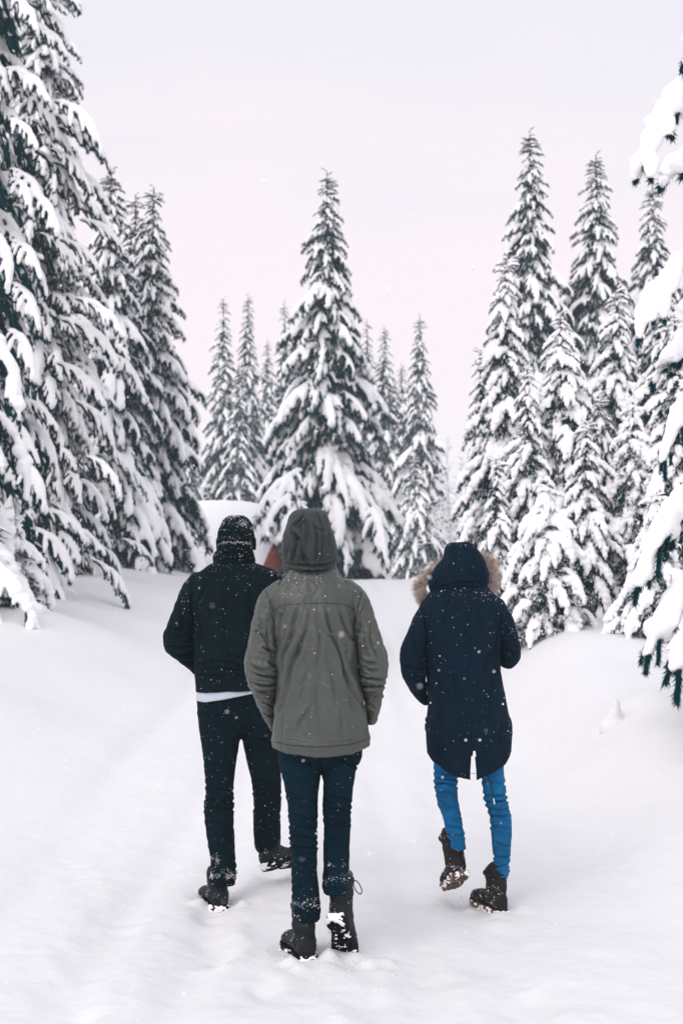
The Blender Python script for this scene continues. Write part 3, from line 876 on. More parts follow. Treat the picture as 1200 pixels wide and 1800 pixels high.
def body(f, J, head, hr=(.074, .093, .110), turn=0.0, nod=0.0, ls=1.0):
    """one continuous figure; J holds joints in world coordinates"""
    g = Geo()
    h = np.array(head, float)
    Rm = np.array((Matrix.Rotation(turn, 3, 'Z') @ Matrix.Rotation(nod, 3, 'X')))
    def hp(x, y, z): return h + Rm @ np.array([x, y, z])
    ball(g, hp(0, -.012, .008), (hr[0], hr[1] * .98, hr[2] * .80), 24)          # skull
    ball(g, hp(0, .022, -.045), (hr[0] * .74, hr[1] * .74, hr[2] * .62), 20)    # face and jaw
    ball(g, hp(0, .075, -.100), (.020, .018, .016), 12)                       # chin
    chain(g, [hp(0, .086, .022), hp(0, .100, -.006), hp(0, .112, -.028)], [.008, .010, .013], 8)  # nose
    for s_ in (-1, 1):
        ball(g, hp(.013 * s_, .100, -.034), .008, 8)
        ball(g, hp(.031 * s_, .078, .010), (.017, .014, .012), 10)            # eye
        chain(g, [hp(.012 * s_, .092, .030), hp(.034 * s_, .090, .034), hp(.054 * s_, .074, .026)], [.007, .008, .006], 8)
        ball(g, hp(.050 * s_, .060, -.030), (.018, .018, .016), 10)           # cheek
        chain(g, [hp((hr[0] - .002) * s_, .000, -.040), hp((hr[0] + .010) * s_, -.006, -.018), hp((hr[0] + .014) * s_, -.014, .012),
                  hp((hr[0] + .006) * s_, .000, .024)], [.006, .008, .009, .006], 8)  # ear
    chain(g, [hp(-.022, .092, -.060), hp(0, .101, -.058), hp(.022, .092, -.060)], [.006, .008, .006], 8)
    chain(g, [hp(-.018, .090, -.071), hp(0, .098, -.071), hp(.018, .090, -.071)], [.006, .008, .006], 8)
    nk = J['neck']
    chain(g, [hp(0, -.012, -.04), (hp(0, -.02, -.10) + nk) / 2, nk], [.052, .054, .060])
    S = (J['sl'] + J['sr']) / 2; Hh = (J['hl'] + J['hr']) / 2
    for s_ in (-1, 0, 1):
        o = np.array([s_ * .062, 0, 0])
        chain(g, [nk + o * 1.1 + [0, 0, -.05], S * .85 + Hh * .15 + o, (S + Hh) / 2 + o * .9, Hh + o], [.060, .088, .078, .088], 16)
    chain(g, [J['sl'], nk - [0, 0, .05], J['sr']], [.046, .055, .046])
    for q in 'lr':
        sd = -1 if q == 'l' else 1
        chain(g, [J['s' + q], (J['s' + q] + J['e' + q]) / 2, J['e' + q]], [.040, .033, .028])
        chain(g, [J['e' + q], J['e' + q] * .6 + J['w' + q] * .4, J['w' + q]], [.028, .027, .018])
        hand(g, J['w' + q], J.get('d' + q, (-sd * .5, .85, -.15)), 1, sd)
        chain(g, [J['h' + q], (J['h' + q] + J['k' + q]) / 2, J['k' + q]], [.060 * ls, .052 * ls, .040 * ls])
        chain(g, [J['k' + q], J['k' + q] * .65 + J['a' + q] * .35, J['a' + q]], [.040 * ls, .040 * ls, .028 * ls])
        t = J['t' + q]
        chain(g, [J['a' + q], (J['a' + q] + t) / 2, t], [.028, .026, .020])
    V, Q = remeshed(g, .0075, 3, .5)
    f.root = f.obj('person', V, Q, [M['skin']])
    tag(f.root, f.label, 'person', 'people walking away up the snowy road')
    return f.root

def boot(f, ankle, shank, heel, yaw, pitch, roll, mats, hgt=.13, snowy=.5, seed=0, collar=None, tread='lug', laces=0, width=1.0, top_r=.058, snow_sole=0.0):
    """a laced boot. heel: back edge of the sole; the foot turns by yaw, drops its toe by pitch; the shaft follows the shank"""
    up_m, sole_m = mats
    Rm = np.array(Matrix.Rotation(yaw, 3, 'Z') @ Matrix.Rotation(-pitch, 3, 'X') @ Matrix.Rotation(roll, 3, 'Y'))
    heel = np.array(heel, float)
    n_fl = 1
    def W(p): return heel + np.asarray(p, float) @ Rm.T
    rn = random.Random(seed)
    g = Geo()
    # foot: level rings standing along its length (y), toe forward
    prof = [(.004, .030, .072), (.03, .037, .085), (.07, .039, .098), (.11, .040, .092), (.15, .043, .074), (.19, .048, .062), (.23, .047, .054), (.265, .038, .046), (.287, .020, .034)]
    Pn = catm([(a, b * width, c) for a, b, c in prof], np.linspace(0, len(prof) - 1, 34))
    n = 20; aa = np.linspace(0, 2 * np.pi, n, endpoint=False)
    VV = []
    for y, w, h in Pn:
        cx = .006 * math.sin(y * 11)
        x = w * np.sign(np.cos(aa)) * np.abs(np.cos(aa)) ** .8
        z = .022 + h * .5 + h * .5 * np.sign(np.sin(aa)) * np.abs(np.sin(aa)) ** .75
        x = x * (1 - .30 * np.clip((z - .022) / h, 0, 1) ** 2 * (1 if y > .1 else .4))
        VV.append(np.stack([x + cx, np.full(n, y), z], -1))
    VV = np.array(VV); k = len(VV)
    i = np.arange(k - 1)[:, None] * n; j = np.arange(n)[None, :]; j2 = (j + 1) % n
    Q = np.stack([i + j, i + j2, i + n + j2, i + n + j], -1).reshape(-1, 4)
    T = [(k * n, (q + 1) % n, q) for q in range(n)] + [(k * n + 1, (k - 1) * n + q, (k - 1) * n + (q + 1) % n) for q in range(n)]
    VV = np.vstack([VV.reshape(-1, 3), [[0, -.002, .05]], [[0, .292, .035]]])
    g.add(W(VV), Q=Q, T=T)
    shank = np.array(shank, float); shank /= np.linalg.norm(shank)
    a0 = W([0, .062, .070])
    sh = [a0, a0 * .4 + (a0 + shank * hgt * .4) * .6, a0 + shank * hgt * .7, a0 + shank * hgt]
    chain(g, sh, [.046 * width, .047, .050, top_r], 20, 4)
    V, Qd = remeshed(g, .0045, 3, .5)
    Nn = vnormals(V, Qd)
    L = (V - heel) @ Rm
    V = V + Nn * (.0030 * fbm(V * 34 + seed, 3) + .0016 * np.sin((V @ shank) * 150 + 3 * vnoise(V * 14)) * sst(.10, .15, L[:, 2]))[:, None]
    # stitched panel edges: heel counter and toe cap stand slightly proud
    V = V + Nn * (.0018 * (sst(.0, .006, .085 - L[:, 1]) * sst(0, .006, .088 - L[:, 2]) + sst(0, .006, L[:, 1] - .20)))[:, None]
    up = f.obj('boot', V, Qd, [up_m])
    # sole: waisted outline, separate heel block, lugs
    def outline(y):
        return width * np.interp(y, [0, .02, .06, .11, .16, .21, .25, .28, .295], [.022, .036, .040, .035, .041, .050, .045, .031, .012])
    ys = np.concatenate([np.linspace(0, .02, 5), np.linspace(.03, .265, 20), np.linspace(.27, .296, 7)]) - .003
    g = Geo()
    Vs = []
    for y in ys:
        w = outline(y + .003) + .004; c = .006 * math.sin(y * 11)
        bot = .010 if .088 < y < .135 else 0.0
        rock = .010 * max(0, (y - .22) / .07) ** 2
        for x, z in ((-w, .026), (-w - .001, .012 + bot * .4), (-w * .94, bot + rock), (w * .94, bot + rock), (w + .001, .012 + bot * .4), (w, .026)):
            Vs.append((x + c, y, z + rock * .5))
    Vs = np.array(Vs); k = len(ys)
    i = np.arange(k - 1)[:, None] * 6; j = np.arange(6)[None, :]; j2 = (j + 1) % 6
    Qs = np.stack([i + j, i + j2, i + 6 + j2, i + 6 + j], -1).reshape(-1, 4)
    g.add(W(Vs), Q=Qs); b = g.n - len(Vs)
    g.T.append(np.array([(b, b + q + 1, b + q) for q in range(1, 5)])); g.mt.append(np.zeros(4))
    e = b + (k - 1) * 6
    g.T.append(np.array([(e, e + q, e + q + 1) for q in range(1, 5)])); g.mt.append(np.zeros(4))
    if tread == 'radial':
        for q in range(11):
            a = R(-100 + q * 20) + R(90)
            c0 = np.array([0, .046, -.003]); dv = np.array([math.cos(a), math.sin(a), 0]); ln = .024
            Rb = Rm @ np.array(Matrix.Rotation(a, 3, 'Z'))
            g.box(W(c0 + dv * .022), (.014, .0028, .0035), Rb)
    rows_ = np.arange(.012 if tread != 'radial' else .14, .28, .021)
    for y in rows_:
        if .086 < y < .135: continue
        w = outline(y)
        for x in (-.62, 0, .62):
            g.box(W([x * w + .006 * math.sin(y * 11), y, -.003]), (w * .24, .0065, .0040), Rm)
    so = f.geo('sole', g, [sole_m], up, False)
    # caked snow: rim of the sole, tread, welt
    g = Geo()
    ns = int(60 * snowy)
    for q in range(ns):
        y = rn.uniform(-.004, .22); s_ = rn.choice((-1, 1)); w = outline(max(y, 0))
        if rn.random() < .4: y = -.004; wx_ = rn.uniform(-.03, .03)
        else: wx_ = s_ * (w + .003)
        r0 = rn.uniform(.003, .008)
        ball(g, W([wx_, y, rn.uniform(.0, .030)]), (r0 * 1.3, r0, r0 * .8), 8)
    for q in range(int(70 * snow_sole)):
        y = rn.uniform(.0, .285); w = outline(y)
        r0 = rn.uniform(.004, .010)
        if tread == 'radial' and y < .085 and rn.random() < .75:
            a = rn.uniform(0, 6.28); y = .046 + .034 * math.sin(a); x_ = .033 * math.cos(a)
        else: x_ = rn.uniform(-w, w)
        ball(g, W([x_, y, rn.uniform(-.004, .004)]), (r0, r0, r0 * .6), 8)
    if tread == 'radial':
        for q in range(16):       # the snowy crescent over the back of the heel
            a = R(200 + q * 9)
            ball(g, W([.036 * math.cos(a), .040 + .040 * math.sin(a), .003]), (.010, .010, .010), 8)
            ball(g, W([.038 * math.cos(a), .036 + .038 * math.sin(a), .018]), (.008, .008, .010), 8)
    if g.n:
        Vc, Qc = remeshed(g, .0032, 1, .4)
        Vc = Vc + vnormals(Vc, Qc) * (.0016 * fbm(Vc * 90 + seed, 2))[:, None]
        tag(f.obj('snow_crust', Vc, Qc, [M['snow']], up), kind='stuff')
    # laces and eyelet rows on the front of the shaft
    g = Geo()
    fw = W([0, 1, 0]) - W([0, 0, 0]); sx = np.cross(fw, shank); sx /= np.linalg.norm(sx); fw2 = np.cross(shank, sx)
    for q in range(5):
        c = a0 + shank * (.02 + q * hgt * .17) + fw2 * .050
        tube(g, [c - sx * .026 - fw2 * .008, c + fw2 * .004 - sx * .008 + shank * .006, c + sx * .008 + shank * .010 + fw2 * .004, c + sx * .026 - fw2 * .008 + shank * .014], .0022, 5)
    if laces:
        c = a0 + shank * hgt * .82 + fw2 * .045 + sx * .036 * laces
        s_ = laces
        lp = [c, c + sx * .012 * s_ + [0, 0, .006], c + sx * .030 * s_ + [0, 0, -.012], c + sx * .038 * s_ + [0, 0, -.034], c + sx * .032 * s_ + [0, 0, -.047], c + sx * .018 * s_ + [0, 0, -.040], c + sx * .006 * s_ + [0, 0, -.020], c]
        t = np.linspace(0, len(lp) - 1, 30); tube(g, catm(lp, t), .0022, 6)
    f.geo('lace', g, [M['lace']], up)
    if collar:
        g = Geo()
        c = a0 + shank * hgt
        a = np.linspace(0, 2 * np.pi, 30)
        rr_ = top_r + .004
        P = c + (np.cos(a)[:, None] * sx + np.sin(a)[:, None] * fw2) * (rr_ + .004 * np.sin(a * 2 + seed))[:, None] + shank * (.006 * np.sin(a + 1))[:, None]
        tube(g, P, .006, 8, cap=False)
        f.geo('collar', g, [up_m], up)
    f.flecks(up, V, Qd, int(260 * snowy + 60), .0020, None, .6, seed, 1)
    return up, V, Qd
# ---- the hooded person in the olive parka, nearest the camera
D = 5.78
f = Fig(D, 560, 'nearest person, in an olive green parka with the hood up, hands in pockets')
J = dict(neck=at(548, 1012, D), sl=at(492, 1052, D), sr=at(612, 1052, D), el=at(462, 1175, D - .03), er=at(654, 1178, D - .03),
         wl=at(481, 1240, D + .08), wr=at(650, 1222, D + .05), hl=at(534, 1300, D + .02), hr=at(592, 1300, D + .02),
         kl=at(533, 1440, D + .02), kr=at(594, 1440, D + .05), al=at(538, 1606, D), ar=at(590, 1572, D + .02), tl=at(520, 1655, D + .13), tr=at(600, 1630, D + .16))
body(f, J, at(545, 950, D + .035))

jacket = Shell([
    (990, 515, 588, .00, .075), (1004, 508, 594, .0, .085), (1016, 499, 602, .0, .095), (1026, 486, 614, .0, .105), (1038, 473, 627, .0, .118), (1052, 467, 633, .0, .130),
    (1080, 474, 629, 0, .142), (1110, 481, 625, 0, .146), (1170, 486, 630, 0, .146), (1235, 485, 640, 0, .150),
    (1285, 480, 647, 0, .155), (1297, 478, 650, 0, .157), (1300, 479, 649, 0, .155), (1306, 479, 649, 0, .156), (1309, 481, 647, 0, .152)], D, 260, .0034, 2.25)
X, Yp = jacket.px()
# hem dips in the middle of the back
dz = -(13.0 * np.clip(1 - ((X - 566) / 86) ** 2, 0, 1) + 6 * (X < 566) * np.clip((566 - X) / 86, 0, 1) * .6) * sst(1240, 1308, Yp) * D / 2500
jacket.V[:, 2] += dz
jacket.folds([
    (477, 1075, 500, 1063, 1.8, .0022), (500, 1062, 575, 1060, 1.6, .0022), (575, 1060, 600, 1062, 1.6, .0022), (600, 1062, 626, 1072, 1.8, .0022),
    (482, 1301, 560, 1311, 1.8, .0022), (560, 1311, 646, 1301, 1.8, .0022),
    (524, 1068, 512, 1115, 5, .007), (516, 1110, 492, 1180, 6, .009), (500, 1070, 490, 1120, 4, .006), (545, 1072, 524, 1140, 6, .006), (530, 1130, 500, 1215, 7, .010),
    (507, 1200, 488, 1255, 6, .008), (572, 1068, 586, 1120, 5, .008), (583, 1118, 604, 1180, 5, .010), (600, 1172, 636, 1235, 6, .009), (560, 1085, 556, 1170, 7, .005),
    (548, 1240, 522, 1285, 6, .005), (596, 1070, 620, 1130, 6, .007), (613, 1080, 622, 1160, 5, .007), (575, 1160, 590, 1240, 8, .004), (540, 1180, 530, 1240, 8, .005),
    (585, 1122, 572, 1112, 4, .005), (610, 1190, 628, 1260, 7, .005), (560, 1200, 566, 1290, 9, .004), (600, 1250, 606, 1300, 8, .004), (500, 1250, 494, 1300, 7, .005)], mul=.8)
jacket.rumple(.0045, (10, 10, 5), .4, 1).rumple(.0022, (26, 26, 9), .95, 3)
jk = f.shell('jacket', jacket, M['olive'])
f.flecks(jk, jacket.V, jacket.Q, 420, .0017, lambda X, Y, V, N_: 1 + 6 * (Y < 1050) + 14 * np.exp(-((X - 487) ** 2 + (Y - 1055) ** 2) / 90), .55, 1, 1)

sl = Shell([(1020, 487, 496, 0, .03), (1028, 475, 500, 0, .060), (1046, 457.5, 504, 0, .074), (1079, 447, 494, -.005, .078), (1123, 438, 489, -.015, .075), (1155, 431, 489, -.02, .073),
            (1172, 430, 489, -.02, .073), (1196, 434.5, 489, -.005, .070), (1222, 445, 488, .03, .064), (1250, 458, 487, .07, .058), (1270, 469, 485, .095, .050), (1283, 476, 484.5, .11, .040)], D, 130, .0036, 2.1, capt=True)
sl.folds([(474, 1058, 487, 1105, 2.0, .004), (447, 1108, 464, 1122, 4, .006), (458, 1136, 486, 1150, 4.5, .008), (438, 1168, 470, 1178, 4, .006), (446, 1182, 486, 1190, 4.0, .009), (440, 1200, 486, 1203, 3.6, .012),
          (452, 1212, 474, 1220, 3.5, .007), (455, 1236, 484, 1243, 3.6, .008), (464, 1256, 482, 1260, 3, .006), (450, 1085, 470, 1140, 6, .005), (470, 1100, 480, 1165, 6, .006), (470, 1162, 486, 1172, 3.5, .008)])
sl.rumple(.0036, (12, 12, 14), .5, 5).rumple(.0022, (20, 20, 20), .95, 4)
s1 = f.shell('sleeve', sl, M['olive'], jk)
f.flecks(s1, sl.V, sl.Q, 60, .0017, None, .5, 2)
sr_ = Shell([(1020, 606, 616, 0, .03), (1030, 600, 630, 0, .060), (1046, 597, 644, 0, .074), (1084, 612, 658, -.005, .078), (1123, 622, 671, -.015, .075), (1156, 628, 681, -.02, .072), (1170, 630, 681.5, -.02, .072),
             (1185, 632, 680, -.015, .070), (1203, 635, 675, .0, .064), (1226, 639, 670.5, .03, .056), (1250, 643, 666, .055, .050), (1262, 644, 661.5, .065, .044), (1271, 645, 658, .07, .040)], D, 130, .0036, 2.1, capt=True)
sr_.folds([(646, 1052, 626, 1110, 2.2, .005), (634, 1088, 626, 1140, 4, .006), (640, 1172, 668, 1180, 4, .006), (634, 1190, 676, 1193, 3.8, .009), (638, 1206, 674, 1204, 3.2, .012), (654, 1228, 669, 1216, 3.5, .007),
           (650, 1100, 664, 1160, 6, .005), (634, 1160, 660, 1166, 4, .006), (644, 1236, 662, 1248, 4, .004)])
sr_.rumple(.0036, (12, 12, 14), .5, 6).rumple(.0022, (20, 20, 20), .95, 7)
s2 = f.shell('sleeve', sr_, M['olive'], jk)
f.flecks(s2, sr_.V, sr_.Q, 50, .0017, None, .5, 3)
cf = Shell([(1262, 643, 664, .068, .046), (1266, 643, 663, .070, .047), (1272, 644, 659.5, .073, .042), (1273, 646, 657, .073, .036)], D, 60, .003, 2.1)
f.shell('cuff', cf, M['olive'], s2)

hood = Shell([(894.0, 534, 553, .03, .035), (895.5, 525, 562, .02, .060), (899, 516, 570, .01, .085), (908, 508, 576, .0, .108), (922, 503.5, 580, -.005, .122), (942, 498, 587, -.008, .130), (960, 494, 591.5, -.005, .132),
              (975, 495.5, 592.5, 0, .128), (990, 501, 592, .01, .118), (1000, 508, 591, .015, .108), (1008, 512, 590, .015, .100), (1014, 513, 590, .01, .094)], D, 200, .0034, 2.15, gap=.62)
hood.folds([(516, 926, 533, 908, 3.5, .010), (512, 930, 524, 950, 4, .009), (521, 940, 516, 985, 5, .006), (537, 910, 535, 985, 7, .004), (552, 915, 556, 990, 7, .005), (510, 992, 585, 990, 3.5, .010), (520, 1002, 588, 996, 3, .008),
            (568, 905, 580, 960, 5, .005), (506, 935, 504, 975, 5, .005), (530, 960, 545, 1000, 6, .005), (552, 926, 572, 934, 4, .004)], mul=.85)
hood.rumple(.0030, (11, 11, 9), .5, 8)
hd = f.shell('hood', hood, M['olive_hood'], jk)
f.flecks(hd, hood.V, hood.Q, 34, .0015, None, .3, 4)
seam(f, jacket, [(478, 1076), (500, 1063.5), (560, 1060), (600, 1062), (626, 1072)], jk, .0008)
seam(f, jacket, [(483, 1304), (520, 1311), (560, 1313), (610, 1309), (646, 1300)], jk)
seam(f, hood, [(533, 899), (528, 930), (529, 960), (534, 988)], hd)
seam(f, hood, [(557, 899), (566, 930), (567, 960), (562, 988)], hd)
seam(f, sl, [(466, 1038), (476, 1060), (482, 1085), (486, 1110)], s1)
seam(f, sr_, [(636, 1040), (630, 1062), (625, 1088), (624, 1110)], s2)
seam(f, sl, [(462, 1254), (474, 1259), (485, 1262)], s1)
g = Geo()
tube(g, [at(618, 1311, D - .10), at(626, 1310, D - .09), at(637, 1307, D - .075)], .003, 6)
f.geo('lining_edge', g, [M['orange']], jk)

def legs(f, rows_l, rows_r, pelvis, D, voxel=.0055):
    g = Geo()
    for rows in (rows_l, rows_r, pelvis):
        s = Shell(rows, D, 40, .012, 2.1, capt=True, capb=True)
        g.add(s.V, T=s.T, Q=s.Q)
    V, Q = remeshed(g, voxel, 4, .5)
    s = Shell.__new__(Shell); s.V = V; s.Q = Q; s.T = []; s.D = D; s.gap = None
    return s

jn = legs(f,
    [(1290, 492, 566, .02, .105), (1330, 489, 564.5, .02, .100), (1367, 497, 562, .02, .092), (1422, 506, 558.5, .02, .078), (1450, 509, 557.5, .02, .072), (1478, 510, 557, .01, .070), (1533, 512, 557.5, .0, .068), (1575, 514, 560.5, 0, .066), (1592, 512, 562, 0, .068), (1606, 518, 561.5, 0, .066), (1616, 521, 561, 0, .062)],
    [(1290, 561, 637, .02, .105), (1330, 561, 636, .03, .102), (1348, 564, 626, .035, .098), (1380, 568, 621, .04, .088), (1422, 567, 616.5, .05, .078), (1450, 569, 616, .05, .072), (1505, 569, 613.5, .04, .066), (1544, 567, 614.5, .03, .062), (1560, 567, 614.5, .025, .062), (1570, 570, 612, .02, .058)],
    [(1255, 492, 636, .01, .110), (1290, 490, 637, .015, .112), (1325, 490, 636, .025, .108), (1341, 496, 630, .03, .09)], D)
jn.folds([(500, 1360, 540, 1372, 5, .004), (505, 1395, 552, 1412, 5, .004), (508, 1430, 556, 1440, 4, .005), (510, 1450, 556, 1458, 4, .006), (509, 1468, 556, 1476, 3.5, .008), (508, 1486, 556, 1489, 3.2, .010),
          (512, 1500, 550, 1512, 5, .004), (575, 1400, 616, 1412, 4, .006), (572, 1420, 615, 1424, 3.5, .007), (570, 1436, 614, 1446, 4, .006), (572, 1452, 606, 1452, 4, .006), (590, 1335, 632, 1350, 4, .005),
          (565, 1350, 562, 1320, 4, .005), (520, 1330, 560, 1345, 6, .004), (572, 1475, 600, 1490, 6, .003)], back=False)
jn.rings(1525, 1616, .0075, 17, 2); jn.rumple(.0030, (16, 16, 12), .5, 9)
jo = f.shell('jeans', jn, M['dark_jean'], None, 0)
f.flecks(jo, jn.V, jn.Q, 260, .0015, lambda X, Y, V, N_: 1.0 * (Y > 1310) + 2.0 * (Y > 1510), .2, 5, 0)
f.flecks(jo, jn.V, jn.Q, 560, .0017, lambda X, Y, V, N_: np.exp(-((Y - 1577 - (X < 563) * 2 + .18 * (X - 560)) / 4.0) ** 2) * (X < 563) + np.exp(-((Y - 1592) / 3.5) ** 2) * (X < 563) * (X > 525) + .8 * np.exp(-((Y - 1545 + .2 * (X - 590)) / 5.0) ** 2) * (X > 563) + .5 * np.exp(-((Y - 1521) / 3) ** 2) * (X > 575), .1, 6, 0)

zl = at(545, 1672, D - .06)
boot(f, J['al'], (0, .01, 1), (at(541, 1668, D - .06)[0], D - .07, gz(zl[0], D) - .014), R(17), 0, R(0), (M['leather'], M['rubber']), .155, 1.0, 3, top_r=.054, width=1.12)
boot(f, J['ar'], (0, -.04, 1), at(587, 1616, D - .06), R(-15), R(50), R(4), (M['leather'], M['rubber']), .150, .5, 4, tread='radial', laces=1, top_r=.052, width=1.05, snow_sole=.9)
# ---- the person in black with the knitted hat, left and further ahead
D = 6.72
f = Fig(D, 415, 'person at left in a black jacket and a snow dusted knitted hat')
J = dict(neck=at(412, 988, D), sl=at(350, 1040, D), sr=at(474, 1036, D), el=at(312, 1132, D - .02), er=at(508, 1132, D - .02), wl=at(338, 1170, D + .08), wr=at(478, 1185, D + .12),
         hl=at(386, 1250, D + .01), hr=at(448, 1250, D + .01), kl=at(386, 1400, D), kr=at(466, 1392, D + .10), al=at(392, 1545, D), ar=at(470, 1492, D + .34), tl=at(376, 1572, D + .13), tr=at(488, 1508, D + .46))
body(f, J, at(415, 951, D + .01), hr=(.072, .092, .104), turn=R(-6))
hat = Shell([(905.5, 410, 420, 0, .02), (907.5, 402, 428, 0, .045), (911, 396, 434, 0, .066), (918, 390, 440.5, 0, .085), (930, 385.5, 445.5, 0, .098), (945, 382.5, 447.5, .0, .104), (948, 380.5, 449, 0, .108), (955, 380.5, 449, 0, .108), (966, 381.5, 448.5, 0, .106), (970, 383.5, 446, 0, .100)], D, 180, .003, 2.1, capt=True)
hat.rumple(.0030, (20, 20, 20), .5, 2)
Nn = hat.normals(); ang = np.arctan2(hat.V[:, 1] - D, hat.V[:, 0] - at(415, 945, D)[0])
hat.V += Nn * (.0016 * np.sin(ang * 46))[:, None]
# the hat's edge rides up over the right ear
X, Yp = hat.px()
cut = 24 * np.exp(-((X - 441) / 5.0) ** 2) * (Nn[:, 1] < .3)
hat.V[:, 2] += cut * sst(944, 970, Yp) * D / 2500
ho = f.shell('knitted_hat', hat, M['knit'], None, .004)
f.flecks(ho, hat.V, hat.Q, 1500, .0021, lambda X, Y, V, N_: 3.2 * (Y < 932) * np.clip(.3 + 2.2 * vnoise(V * 26), .05, 3) + .45, .6, 11, 0)
snood = Shell([(956, 392, 436, -.03, .098), (953.5, 390, 438, -.03, .108), (956, 386, 441, -.03, .116), (962, 382, 443, -.022, .116), (968, 380, 444.5, -.018, .114), (974, 376.5, 447, -.012, .118), (982, 374.5, 448.5, -.008, .120), (990, 375.5, 448, 0, .120), (996, 378, 445, 0, .112)], D, 180, .003, 2.1)
snood.folds([(384, 972, 442, 968, 2.5, .006), (380, 984, 444, 979, 2.6, .007)])
snood.rumple(.0026, (16, 16, 30), .5, 5)
so_ = f.shell('neck_warmer', snood, M['knit'], None, .006)
f.flecks(so_, snood.V, snood.Q, 900, .0017, lambda X, Y, V, N_: 1 + 9 * (Y < 957) + 1.5 * (np.abs(Y - 973) < 3), .5, 12, 0)

jacket = Shell([(982, 384, 440, 0, .095), (988, 379, 445, 0, .11), (994, 366, 462, 0, .120), (1001, 355, 478, 0, .124), (1010, 343, 488, 0, .130), (1026, 333, 493, 0, .140), (1060, 334, 489, 0, .152), (1110, 340, 484, 0, .155), (1150, 342, 481, 0, .152),
                (1180, 342.5, 480, 0, .146), (1186, 342.5, 480, 0, .142), (1192, 343, 480, 0, .146), (1212, 344.5, 479, 0, .146), (1215, 345, 478, 0, .142)], D, 220, .004, 2.3)
X, Yp = jacket.px()
jacket.V[:, 2] += (.05 * np.clip(X - 345, 0, 200)) * sst(1150, 1214, Yp) * D / 2500
jacket.folds([(348, 1186, 478, 1184, 2.2, .005), (360, 1165, 430, 1172, 4, .005), (380, 1176, 450, 1174, 3.5, .005), (350, 1172, 375, 1160, 4, .006), (345, 1060, 352, 1140, 4, .006), (365, 1010, 350, 1060, 5, .005), (400, 1150, 460, 1165, 5, .004),
              (400, 1050, 396, 1120, 8, .004), (440, 1030, 452, 1100, 8, .004), (400, 992, 350, 1012, 1.6, .002), (410, 991, 476, 1005, 1.6, .002)])
jacket.rumple(.0050, (10, 10, 6), .4, 21)
jk = f.shell('jacket', jacket, M['black_wool'])
f.flecks(jk, jacket.V, jacket.Q, 560, .0019, lambda X, Y, V, N_: 1 + 2 * (Y < 1020) + 12 * np.exp(-((X - 385) ** 2 / 300 + (Y - 1196) ** 2 / 40)) + 10 * np.exp(-((X - 488) ** 2 / 20 + (Y - 1012) ** 2 / 90)), .4, 13, 0)
sl = Shell([(1006, 343, 352, 0, .03), (1012, 335, 362, 0, .06), (1024, 324.5, 368, 0, .074), (1042, 315.5, 360, 0, .080), (1067, 305.5, 352, -.01, .080), (1102, 292.5, 346, -.02, .076), (1114, 287.5, 345, -.02, .074), (1128, 288, 344.5, -.02, .072),
            (1143, 291.5, 344, -.01, .068), (1157, 307, 345, .02, .062), (1168, 323, 346, .05, .056), (1178, 336, 347, .075, .050), (1184, 342, 348, .09, .04)], D, 120, .004, 2.1, capt=True)
sl.folds([(336, 1040, 344, 1100, 3, .006), (306, 1122, 330, 1116, 4, .008), (298, 1136, 336, 1136, 3.6, .010), (312, 1150, 342, 1150, 4, .008), (320, 1060, 326, 1110, 6, .005), (322, 1162, 344, 1168, 3.5, .006), (300, 1104, 316, 1110, 4, .006)])
sl.rumple(.0045, (12, 12, 12), .5, 22)
s1 = f.shell('sleeve', sl, M['black_wool'], jk)
f.flecks(s1, sl.V, sl.Q, 130, .0018, None, .4, 14, 1)
sr_ = Shell([(1004, 474, 482, 0, .03), (1009, 468, 490, 0, .06), (1020, 462, 499, 0, .072), (1042, 468, 506, 0, .078), (1067, 474, 515, -.01, .078), (1102, 480, 527, -.02, .075), (1120, 482, 531, -.02, .072), (1136, 483, 530, -.01, .070),
             (1150, 481, 522, .01, .064), (1164, 479, 506, .05, .058), (1178, 477, 492, .08, .050), (1186, 476, 484, .10, .04)], D, 120, .004, 2.1, capt=True)
sr_.rumple(.0045, (12, 12, 12), .5, 23)
s2 = f.shell('sleeve', sr_, M['black_wool'], jk)
f.flecks(s2, sr_.V, sr_.Q, 90, .0018, None, .4, 15, 1)
seam(f, jacket, [(346, 1189), (400, 1191), (470, 1192)], jk, .0014, 'seam_dark')
st = Shell([(1196, 348, 476, 0, .128), (1215, 346, 478, 0, .134), (1229, 345.5, 478, 0, .136), (1231, 347, 476, 0, .134)], D, 140, .005, 2.3)
X, Yp = st.px(); st.V[:, 2] += (.19 * np.clip(X - 362, 0, 200)) * sst(1205, 1230, Yp) * D / 2500
st.rumple(.003, (12, 12, 6), .4, 3)
f.shell('shirt_hem', st, M['shirt'], None, .003)
jn = legs(f,
    [(1225, 348, 428, .01, .115), (1264, 349, 427, .01, .110), (1311, 355, 420, .0, .095), (1344, 358.5, 414.5, 0, .085), (1392, 362, 410.5, 0, .075), (1419, 359.5, 410, 0, .072), (1464, 363, 411.5, 0, .070), (1517, 371.5, 414.5, 0, .068), (1530, 370, 415, 0, .072), (1543, 368, 415, 0, .072), (1553, 371, 413, 0, .068)],
    [(1225, 412, 480, .01, .115), (1264, 418, 486, .02, .110), (1311, 428, 490, .05, .098), (1340, 434.5, 492, .07, .088), (1380, 444, 494.5, .10, .078), (1400, 445, 494, .13, .075), (1436, 446, 492.5, .20, .072), (1462, 446, 493, .27, .070), (1484, 446.5, 491, .31, .070), (1497, 452, 484, .33, .064)],
    [(1205, 347, 478, .0, .122), (1240, 347, 481, .01, .122), (1270, 350, 485, .015, .115), (1283, 356, 482, .02, .10)], D)
